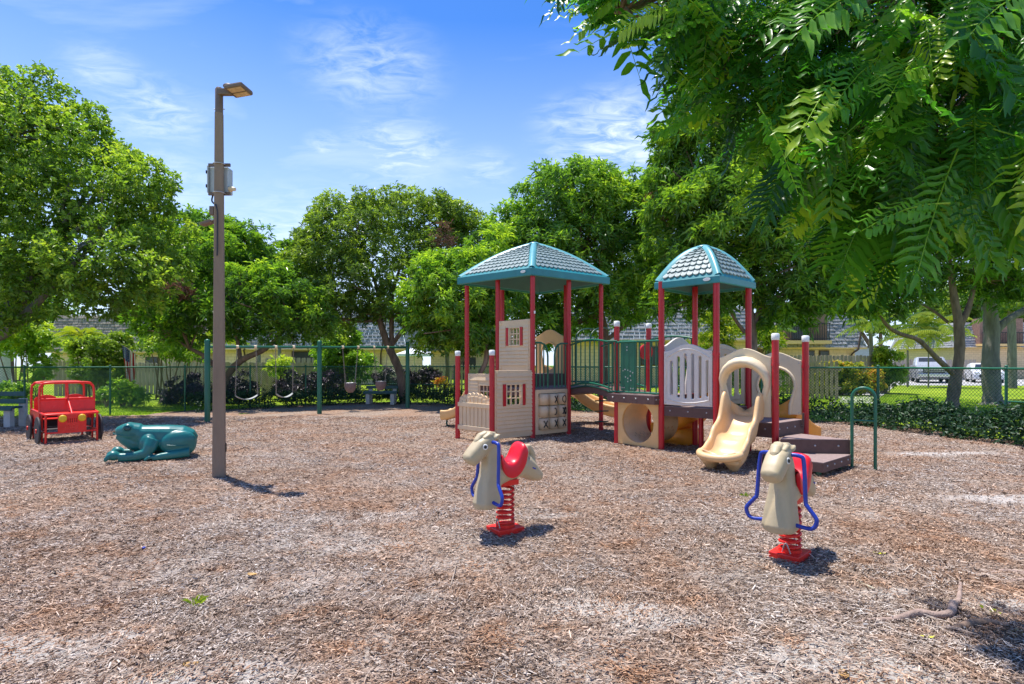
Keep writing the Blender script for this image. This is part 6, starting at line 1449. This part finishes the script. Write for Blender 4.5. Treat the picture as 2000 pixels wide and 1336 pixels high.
# ================================================================ red play jeep
def jeep():
    rt = root('play_jeep', (-7.83, 9.85, 0), 'red metal play jeep with two yellow headlights beside the left bench', 'play car', None, R(-41), world=False); rt.scale = (.88, .90, 1.0)
    # local x forward, y to the left of the driver
    P_ = lambda mb, nm, m, par=rt: mb.build(nm, M[m], par)
    w = .415; r = .018
    P_(MB().tube(spline([(.28, -w, .48), (.26, -w, .86), (.25, -w + .03, .945), (.25, -w + .10, .985), (.25, 0, .99), (.25, w - .10, .985), (.25, w - .03, .945), (.26, w, .86), (.28, w, .48)], 5), r * 1.15, 10), 'windshield_frame', 'bright_red')
    P_(MB().tube(spline([(-.52, -w, .40), (-.52, -w, .86), (-.52, -w + .03, .945), (-.52, -w + .10, .985), (-.52, 0, .99), (-.52, w - .10, .985), (-.52, w - .03, .945), (-.52, w, .86), (-.52, w, .40)], 5), r * 1.15, 10), 'roll_bar', 'bright_red')
    for s in (-1, 1):
        P_(MB().tube([(.25, s * (w - .07), .975), (-.52, s * (w - .07), .975)], r, 8), 'roof_bar', 'bright_red')
    P_(MB().tube([(.25, 0, .98), (.30, 0, .72)], r * .85, 8), 'center_bar', 'bright_red'); P_(MB().tube([(-.52, .12, .98), (-.52, .12, .70)], r * .8, 8), 'center_bar', 'bright_red'); P_(MB().tube([(-.52, -.25, .98), (-.52, -.25, .70)], r * .8, 8), 'center_bar', 'bright_red')
    P_(MB().box((.285, 0, .60), (.02, 2 * w - .02, .22), Matrix.Rotation(R(-8), 3, 'Y')), 'dash_panel', 'bright_red')
    P_(MB().tube([(.29, -w, .715), (.29, w, .715)], r * .9, 8), 'dash_rail', 'bright_red')
    # bonnet frame
    P_(MB().tube([(.29, -w, .50), (.62, -w * .98, .475), (.64, -w * .9, .47), (.64, w * .9, .47), (.62, w * .98, .475), (.29, w, .50)], r, 8), 'hood_frame', 'bright_red')
    P_(MB().tube([(.30, 0, .71), (.63, .0, .475)], r, 8), 'center_bar', 'bright_red')
    hd = P_(MB().box((.45, 0, .487), (.33, 2 * w - .06, .012), Matrix.Rotation(R(4), 3, 'Y')), 'hood', 'bright_red')
    # grille panel with slots and two lamps
    fp = MB(); M4 = Matrix(((0, 0, 1, .655), (1, 0, 0, 0), (0, 1, 0, .155), (0, 0, 0, 1)))
    slots = [rect(-.065 + .033 * k - .005, .17, -.065 + .033 * k + .005, .25, .004, 2) for k in range(5)] + [circ(-.10 + .036 * k, y0, .005, 6) for k in range(6) for y0 in (.055, .09, .125)]
    gp_ = fp.mesh(panel2d(rect(-.215, 0, .215, .31, .01), slots, .016, .002), M4).build('grille_panel', M['bright_red'], rt)
    for y in (-.145, .145): MB().tube([(.66, y, .40), (.678, y, .40), (.69, y, .40), (.697, y, .40)], [.062, .062, .052, .028], 20).build('headlight', M['yellow'], rt)
    for s in (-1, 1):
        for x, z0, z1 in ((.64, .14, .47), (.29, .14, .52), (-.52, .12, .42)): P_(MB().tube([(x, s * w * .93, z0 - .17), (x, s * w * .93, z1)], r, 8), 'leg', 'bright_red')
        P_(MB().tube([(.64, s * w * .93, .185), (-.52, s * w * .93, .185)], r * .9, 8), 'side_rail', 'bright_red'); P_(MB().tube([(.29, s * w, .50), (-.52, s * w, .52)], r, 8), 'side_rail', 'bright_red')
        P_(MB().box((-.12, s * w, .42), (.75, .012, .15)), 'side_panel', 'bright_red')
        for x in (.42, -.42): wh = MB().tube([(x, s * (w + .035), .20), (x, s * (w + .045), .20), (x, s * (w + .06), .20), (x, s * (w + .07), .20)], [.225, .235, .235, .225], 30).build('wheel', M['wheel'], rt); MB().tube([(x, s * (w + .05), .20), (x, s * (w + .085), .20)], .035, 12).build('hub', M['bright_red'], wh)
        # seats
        st = P_(MB().box((-.14, s * .20, .36), (.34, .33, .02), None, .006), 'seat', 'bright_red')
        o_ = [(-.18, 0), (.18, 0), (.18, .26)] + [(.18 * math.cos(pi * k / 10), .26 + .09 * math.sin(pi * k / 10)) for k in range(1, 10)] + [(-.18, .26)]
        M5 = Matrix(((0, 0, 1, -.32), (1, 0, 0, s * .23), (0, 1, 0, .42), (0, 0, 0, 1))); MB().mesh(panel2d(o_, [], .02, .004), M5).build('seat_back', M['bright_red'], rt)
    P_(MB().box((-.1, 0, .20), (.9, 2 * w - .1, .015)), 'floor_plate', 'wheel')
    P_(MB().box((-.30, 0, .33), (.02, 2 * w - .1, .24)), 'rear_panel', 'wheel')
    P_(MB().tube([(.65, -w * .93, .17), (.65, w * .93, .17)], r * .8, 8), 'bumper_bar', 'bright_red')
    for i in range(14):
        rgx = random.Random(i); 
    P_(MB().tube([Vector((.13, .23 + .13 * math.cos(2 * pi * k / 20), .60 + .12 * math.sin(2 * pi * k / 20))) for k in range(20)], .011, 7, closed=True), 'steering_wheel', 'bright_red')
jeep()

# ================================================================ lamp post
def lamp():
    b0 = G(428, 934); rt = root('lamp_post', b0, 'tall square brown lamp post standing in the wood chips left of centre', 'lamp post')
    H = 4.42; rz = Matrix.Rotation(R(22), 3, 'Z'); mb = MB(); rings = []
    for z in (0, .02, 1, 2, 3, H - .25):
        k = .067 - .026 * z / H; c = .010; ring = []
        for a, b_ in ((k, k - c), (k - c, k), (-k + c, k), (-k, k - c), (-k, -k + c), (-k + c, -k), (k - c, -k), (k, -k + c)): ring.append(b0 + rz @ Vector((a, b_, 0)) + Vector((0, 0, z)))
        rings.append(ring[::-1])
    mb.loft(rings, smooth=False); mb.build('pole', M['pole'], rt)
    c = lambda x, y, z: b0 + Vector((x, y, z))
    br_ = MB().tube([c(0, 0, H - .27), c(0, 0, H + .02), c(0, 0, H + .045)], [.043, .043, .03], 14).build('pole_top', M['lampbrown'], rt)
    MB().tube([c(-.06, 0, H - .20), c(.065, 0, H - .20)], .005, 6).build('cross_bolt', M['bolt'], br_)
    ar = MB(); ar.box(c(.085, -.02, H - .015), (.16, .06, .07), None, .01); ar.build('lamp_arm', M['lampbrown'], rt)
    tilt = Matrix.Rotation(R(-2), 3, 'Y') @ Matrix.Rotation(R(-6), 3, 'X') @ Matrix.Rotation(R(-12), 3, 'Z')
    lh = MB(); q = c(.245, -.05, H - .005); lh.box(q, (.23, .21, .05), tilt, .02); ho = lh.build('lamp_head', M['lampbrown'], rt)
    MB().ell(q + tilt @ Vector((-.09, -.05, .03)), (.06, .05, .028)).build('photocell', M['lampbrown'], ho)
    for y in (-.048, .048): MB().box(q + tilt @ Vector((.01, y, -.026)), (.17, .075, .008), tilt).build('lamp_lens', M['lens'], ho)
    z0 = 1.3 + (712 - 348) * b0.y / F
    bx = MB(); bx.box(c(-.035, .12, z0), (.21, .12, .30), None, .012); bo = bx.build('junction_box', M['boxgrey'], rt)
    MB().box(c(-.147, .10, z0), (.015, .15, .31), None, .004).build('box_door', M['boxgrey'], bo)
    for dz in (-.08, .08): MB().box(c(-.158, .03, z0 + dz), (.012, .03, .035), None, .003).build('latch', M['black'], bo)
    for dz in (-.165, .165):
        MB().box(c(-.02, .045, z0 + dz), (.25, .02, .035)).build('mount_channel', M['lampbrown'], bo)
        MB().tube([c(0, 0, z0 + dz - .006) + Vector((.062 * math.cos(a), .062 * math.sin(a), 0)) for a in [2 * pi * k / 16 for k in range(16)]], .006, 6, closed=True).build('steel_band', M['bolt'], bo)
    MB().tube([c(.09, .08, z0 - .10), c(.115, .07, z0 - .10), c(.15, .06, z0 - .11)], [.035, .025, .022], 12).build('sensor', M['arch'], bo)
    MB().tube(spline([c(-.10, .06, z0 - .16), c(-.11, .05, z0 - .24), c(-.06, .0, z0 - .29), c(.0, -.07, z0 - .33), c(.02, -.075, z0 - .42), c(.02, -.076, z0 - .6), c(.02, -.08, z0 - .9)], 6), .009, 8).build('cable', M['rail'], rt)
    z1 = 1.3 + (712 - 412) * b0.y / F; MB().box(c(-.075, .0, z1), (.05, .06, .10), None, .006).build('small_box', M['lampbrown'], rt)
    fl = MB(); z2 = 1.3 + (712 - 433) * b0.y / F; fl.box(c(-.17, .06, z2), (.13, .10, .035), Matrix.Rotation(R(-18), 3, 'Y'), .008); fo = fl.build('floodlight', M['lampbrown'], rt); MB().tube(spline([c(-.07, .02, z1 - .03), c(-.08, .05, z1 - .08), c(-.11, .06, z2 + .01)], 4), .010, 7).build('bracket_arm', M['lampbrown'], fo)
    MB().box(c(.065, .0, .35), (.02, .05, .10), None, .003).build('cover_plate', M['black'], rt)
lamp()

# ================================================================ swing set, swings, benches
SA, SB, SC = G(405, 824), G(624, 808), G(796, 796)
def at_beam(px):
    k = (px - 1000) / F
    for A, B_ in ((SA, SB), (SB, SC)):
        d = B_ - A; t = (k * A.y - A.x) / (d.x - k * d.y)
        if -.02 <= t <= 1.02: return A + d * t, d.normalized()
    return A + d * t, d.normalized()
def zb(p): return 1.70 + .12 * (p.y - SA.y) / (SC.y - SA.y)
sw_ = root('swing_set', SB, 'low green swing frame with three posts and one long beam', 'swing set')
for p in (SA, SB, SC):
    MB().tube([(p.x, p.y, -.05), (p.x, p.y, zb(p) + .13), (p.x, p.y, zb(p) + .16), (p.x, p.y, zb(p) + .175)], [.060, .060, .052, .02], 18).build('post', M['green'], sw_)
for A, B_ in ((SA, SB), (SB, SC)):
    a = Vector((A.x, A.y, zb(A))); b_ = Vector((B_.x, B_.y, zb(B_))); MB().tube([a, b_], .030, 12).build('beam', M['green'], sw_)
for px in (345, 498, 538, 573, 463, 669, 699, 730, 757)[1:]:
    p, d = at_beam(px); p.z = zb(p); MB().tube([p - d * .03, p + d * .03], .042, 12).build('hanger_clamp', M['arch'], sw_)
p, d = at_beam(463); p.z = zb(p)
def chain(p, q, name, parent):
    """small welded links, alternate ones turned 90 degrees"""
    mb = MB(); d = (q - p); L_ = d.length; d.normalize(); n = int(L_ / .042); a = Vector((0, 1, 0)) if abs(d.y) < .9 else Vector((1, 0, 0)); s = d.cross(a).normalized(); t_ = d.cross(s)
    for k in range(n):
        c = p + d * L_ * (k + .5) / n; w = s if k % 2 else t_
        mb.tube([c + d * .027 * math.cos(2 * pi * i / 8) + w * .012 * math.sin(2 * pi * i / 8) for i in range(8)], .0052, 4, closed=True)
    return mb.build(name, M['chain'], parent)
for (x0, x1, zs, lab) in ((463, 500, 779, 'belt swing with pale curved seat hanging nearest the lamp post'), (538, 573, 775, 'belt swing hanging in the middle of the frame beside the centre post')):
    a, d = at_beam(x0); b_, _ = at_beam(x1); a.z = zb(a); b_.z = zb(b_); c = (a + b_) / 2
    zz_ = 1.3 - (zs - 712) * c.y / F - .02
    rt = root('belt_swing', (c.x, c.y, zz_), lab, 'swing', 'belt swings on the green frame'); g = (b_ - a).length
    ea, eb = a + d * .02, b_ - d * .02; ea = Vector((ea.x, ea.y, zz_ + .10)); eb = Vector((eb.x, eb.y, zz_ + .10))
    if g < .45: ea -= d * .06; eb += d * .06
    chain(a, ea, 'chain', rt); chain(b_, eb, 'chain', rt)
    nn = Vector((d.y, -d.x, 0)) * .07; mb = MB(); rings = []
    for k in range(15):
        t = k / 14; p = ea.lerp(eb, t); p.z -= .10 * math.sin(pi * t) ** .8; wv = nn * (.45 + .55 * math.sin(pi * min(1, max(0, t))) ** .5)
        rings.append([p - wv, p + wv, p + wv + Vector((0, 0, .014)), p - wv + Vector((0, 0, .014))])
    mb.loft(rings, smooth=False); mb.build('seat', M['seatbelt'], rt)
for (x0, x1, zt, lab) in ((669, 699, 748, 'dark bucket toddler swing hanging just right of the centre post'), (730, 757, 745, 'dark bucket toddler swing hanging in front of the bench')):
    a, d = at_beam(x0); b_, _ = at_beam(x1); a.z = zb(a); b_.z = zb(b_); c = (a + b_) / 2; zt_ = 1.3 - (zt - 712) * c.y / F
    rt = root('bucket_swing', (c.x, c.y, zt_), lab, 'swing', 'toddler bucket swings on the green frame')
    ea = Vector((c.x, c.y, zt_)) - d * .15; eb = Vector((c.x, c.y, zt_)) + d * .15; chain(a, ea, 'chain', rt); chain(b_, eb, 'chain', rt)
    mb = MB(); cc = Vector((c.x, c.y, zt_)); rings = []
    nn = Vector((d.y, -d.x, 0))
    for k, (z, rx, ry) in enumerate([(.0, .165, .125), (-.06, .170, .13), (-.12, .165, .125), (-.20, .13, .10), (-.26, .075, .06), (-.265, .0701, .055), (-.25, .06, .05), (-.19, .115, .085), (-.12, .15, .11), (-.02, .152, .112), (.0, .152, .112)]):
        rings.append([cc + d * rx * math.cos(2 * pi * i / 18) + nn * ry * math.sin(2 * pi * i / 18) + Vector((0, 0, z + (.02 * math.cos(4 * pi * i / 18) if k in (0, 10) else 0))) for i in range(18)])
    mb.loft(rings, caps=False); mb.add(rings[5], [tuple(range(18))]); mb.build('bucket_seat', M['bucket'], rt)
    MB().tube([cc + d * .16 * math.cos(2 * pi * i / 18) + nn * .12 * math.sin(2 * pi * i / 18) + Vector((0, 0, .0)) for i in range(18)], .011, 6, closed=True).build('rim', M['steel'], rt)
def bench(loc_, rz, L_, label, legs, back=True):
    rt = root('park_bench', loc_, label, 'bench', None, rz, world=False)
    for x in legs:
        MB().box((x, -.12, .19), (.13, .12, .40), None, .01).build('leg', M['concrete'], rt)
        if back: MB().box((x, .24, .28), (.12, .10, .60), None, .01).build('back_support', M['concrete'], rt)
    for y, z in ((-.14, .41), (.0, .41)): MB().box((0, y, z), (L_, .125, .042), None, .006).build('seat_slat', M['benchgreen'], rt)
    MB().box((0, -.215, .375), (L_, .03, .05), None, .004).build('front_rail', M['benchgreen'], rt)
    if back:
        for z in (.55,) if L_ < 1.2 else (.52, .68): MB().box((0, .165, z), (L_ * .97, .04, .095), None, .006).build('back_slat', M['benchgreen'], rt)
bench((-4.30, 18.5, 0), R(0), 1.06, 'small green-slatted bench with concrete legs behind the right swing bay', (-.40, .40))
bench((-11.25, 11.75, 0), R(3), 1.9, 'green-slatted bench with concrete legs cut off by the left edge beside the jeep', (-.75, .10, .82))

# ================================================================ flag
def flag():
    Y = 17.9; top = W(288, 712, Y); a = W(264, 690, Y); rt = root('flag', (top.x, Y, 0), 'American flag drooping from an angled staff by the wood fence', 'flag')
    tip = W(237, 673, Y); low = W(296, 712, Y)
    MB().tube([low, tip], .012, 8).build('flag_staff', M['woodlight'], rt)
    # hoist runs along the staff from tip; cloth hangs down in folds
    d = (low - tip).normalized(); Hh = .54; Lf = 1.0; nu, nv = 26, 26
    def cloth(uu, vv):     # uu 0..1 along fly, vv 0..1 along hoist
        h = tip + d * (.02 + Hh * vv); p = h + Vector((-.05 * vv * uu - .10 * (vv - .1) * uu, 0, -Lf * uu)) ; p.x += .03 * uu * math.sin(9 * vv) ; p.x += .08 * uu
        p.y += .055 * math.sin(vv * 15 + uu * 2) * (.35 + uu) ; return p
    cols = {'a': MB(), 'b': MB(), 'c': MB()}
    for i in range(nu):
        for j in range(nv):
            u0, u1, v0, v1 = i / nu, (i + 1) / nu, j / nv, (j + 1) / nv
            key = 'c' if (u0 < .4 and v0 < 7 / 13 - .01) else ('a' if (j // 2) % 2 == 0 else 'b')
            q = [cloth(u0, v0), cloth(u1, v0), cloth(u1, v1), cloth(u0, v1)]; cols[key].add(q, [(0, 1, 2, 3)], True)
    M['flagred'] = mat('flag_red', (.50, .02, .03), .8, .05); M['flagblue'] = mat('flag_blue', (.03, .05, .22), .8, .05)
    cols['a'].build('red_stripes', M['flagred'], rt); cols['b'].build('white_stripes', M['white'], rt); cn = cols['c'].build('canton', M['flagblue'], rt)
    st = MB()
    for r_ in range(9):
        for k in range(6 if r_ % 2 == 0 else 5):
            v0 = (r_ + 1) / 10 * 7 / 13; u0 = .4 * ((2 * k + 1 + r_ % 2) / 12); c = cloth(u0, v0) + Vector((0, -.012, 0)); s = .012; ang = [(s if i % 2 == 0 else s * .4, pi / 2 + pi * i / 5) for i in range(10)]
            st.add([c + Vector((q * math.cos(t), 0, q * math.sin(t))) for q, t in ang], [tuple(range(10))])
    st.build('stars', M['white'], cn)
flag()

# ================================================================ roots, sticks, leaves, weeds
def twig(name, label, cat, pts, rad, m, n=9, group=None):
    P = [Vector(p) for p in pts]; c = P[0].copy(); c.z = 0; sp = spline(P, 6); rr = []
    rg = random.Random(len(pts))
    for i in range(len(sp)): t = i / (len(sp) - 1) * (len(rad) - 1); k = min(int(t), len(rad) - 2); rr.append((rad[k] * (1 - t + k) + rad[k + 1] * (t - k)) * rg.uniform(.88, 1.12))
    o = MB(); o.v = []; o.tube([q - c for q in sp], rr, n); o = o.build(name, M[m]); o.location = c; tag(o, label, cat, group); return o
g = lambda px, py, z=0: G(px, py) + Vector((0, 0, z))
twig('tree_root', 'long exposed pinkish root lying across the chips at the lower right', 'root', [g(1655, 1219, .004), g(1700, 1217, .014), g(1750, 1216, .018), g(1790, 1206, .024), g(1830, 1208, .018), g(1856, 1204, .020), g(1862, 1188, .026), g(1872, 1178, .014), g(1876, 1140, .004)], [.005, .011, .015, .019, .017, .021, .019, .014, .009], 'root')
twig('tree_root', 'dark root in the shade below the long pink root', 'root', [g(1840, 1236, -.005), g(1880, 1226, .01), g(1920, 1222, .015), g(1960, 1226, .01), g(1995, 1238, -.006)], [.008, .018, .021, .018, .010], 'bark')
twig('tree_root', 'thin root at the right edge above the long root', 'root', [g(1920, 1122, -.004), g(1950, 1119, .006), g(1980, 1120, .008), g(2030, 1127, .004)], [.007, .016, .018, .014], 'root')
twig('tree_root', 'second thin root at the right edge, just below the other', 'root', [g(1960, 1139, -.004), g(1990, 1136, .006), g(2030, 1141, .004)], [.007, .016, .014], 'root')
twig('stick', 'flat pale splinter right of the second spring horse base', 'stick', [g(1675, 1137, .006), g(1708, 1154, .010)], [.006, .007], 'woodlight', 5)
twig('stick', 'long pale stick lying towards the bottom edge right of centre', 'stick', [g(1648, 1300, .004), g(1672, 1316, .010), g(1700, 1334, .006)], [.003, .006, .004], 'woodlight', 6)
twig('stick', 'thin crooked twig on the chips left of the bottom centre', 'stick', [g(880, 1145, .004), g(888, 1120, .014), g(892, 1098, .006)], [.003, .003, .002], 'wood', 6)
twig('stick', 'pair-like thick splinter at the bottom edge below the grass tuft', 'stick', [g(318, 1336, .004), g(340, 1318, .012)], [.008, .007], 'woodlight', 5)
twig('stick', 'dark forked twig on the bare sand, lower right centre', 'stick', [g(1470, 1304, .004), g(1480, 1285, .012), g(1484, 1268, .006)], [.003, .0025, .002], 'wood', 6)
def fallen(label, px, py, L_, W_, rz, m, curl=.3):
    c = G(px, py); mb = MB(); n = 6; vs = []
    for i in range(n + 1):
        t = i / n; w = W_ * math.sin(pi * (.06 + .88 * t)) ** .8; z = .012 + L_ * curl * (t - .5) ** 2
        vs += [Vector((L_ * (t - .5), -w, z + W_ * .35)), Vector((L_ * (t - .5), 0, z)), Vector((L_ * (t - .5), w, z + W_ * .35))]
    vs2 = [p - Vector((0, 0, .0012)) for p in vs]; k = len(vs)
    mb.add(vs + vs2, [f for i in range(n) for j in (0, 1) for f in ((i * 3 + j, i * 3 + j + 1, i * 3 + j + 4, i * 3 + j + 3), (k + i * 3 + j, k + i * 3 + j + 3, k + i * 3 + j + 4, k + i * 3 + j + 1))], True)
    o = mb.build('fallen_leaf', M[m]); o.location = c; o.rotation_euler = (0, 0, R(rz)); tag(o, label, 'leaf')
fallen('yellow fallen leaf right of the second spring horse', 1718, 1085, .075, .013, -15, 'yellowleaf')
fallen('yellow fallen leaf below the long exposed root', 1812, 1250, .065, .012, -5, 'yellowleaf')
fallen('orange dry leaf in the shadow at the right edge', 1985, 1243, .08, .025, 30, 'deadleaf')
fallen('curled brown leaf at the bottom edge right of centre', 1648, 1325, .07, .02, 70, 'deadleaf')
fallen('brown curled leaf on the chips at lower left', 372, 1305, .06, .02, 10, 'deadleaf')
fallen('brown leaf half buried left of centre', 492, 1127, .06, .02, -10, 'deadleaf')
def weed(label, px, py, n, h, m, seed, broad=False):
    c = G(px, py); rng = np.random.RandomState(seed); B = np.concatenate([rng.normal(0, h * .25, (n, 2)), np.zeros((n, 1))], 1)
    D = unit(np.stack([rng.normal(0, .7, n), rng.normal(0, .7, n), np.ones(n) * .9], -1)); U = unit(rng.normal(size=(n, 3)))
    me = leaf_mesh('weed', B, D, U, h * rng.uniform(.6, 1.2, n), np.full(n, h * (.5 if broad else .11)), rng.uniform(.4, .9, n), M[m], .3)
    o = link(bpy.data.objects.new('weed_plant', me)); o.location = c; tag(o, label, 'weed')
weed('small tuft of green grass in the chips at lower left', 383, 1180, 26, .075, 'ygreen', 1)
weed('tiny green seedling at the right edge by the dark root', 1940, 1198, 7, .05, 'ygreen', 2, True)
weed('small green sprout at the bottom edge right of centre', 1845, 1333, 6, .03, 'ygreen', 3, True)
weed('faint grass sprigs on the chips below the curved slide', 1455, 969, 16, .06, 'ygreen', 4)
weed('yellowish moss-like sprigs left of the first spring horse', 600, 1083, 30, .025, 'ygreen', 5)
o = MB().ell((0, 0, .012), (.012, .012, .008)).build('bottle_cap', M['blue']); o.location = G(281, 1073); tag(o, 'tiny blue plastic cap lying on the chips at lower left', 'cap')
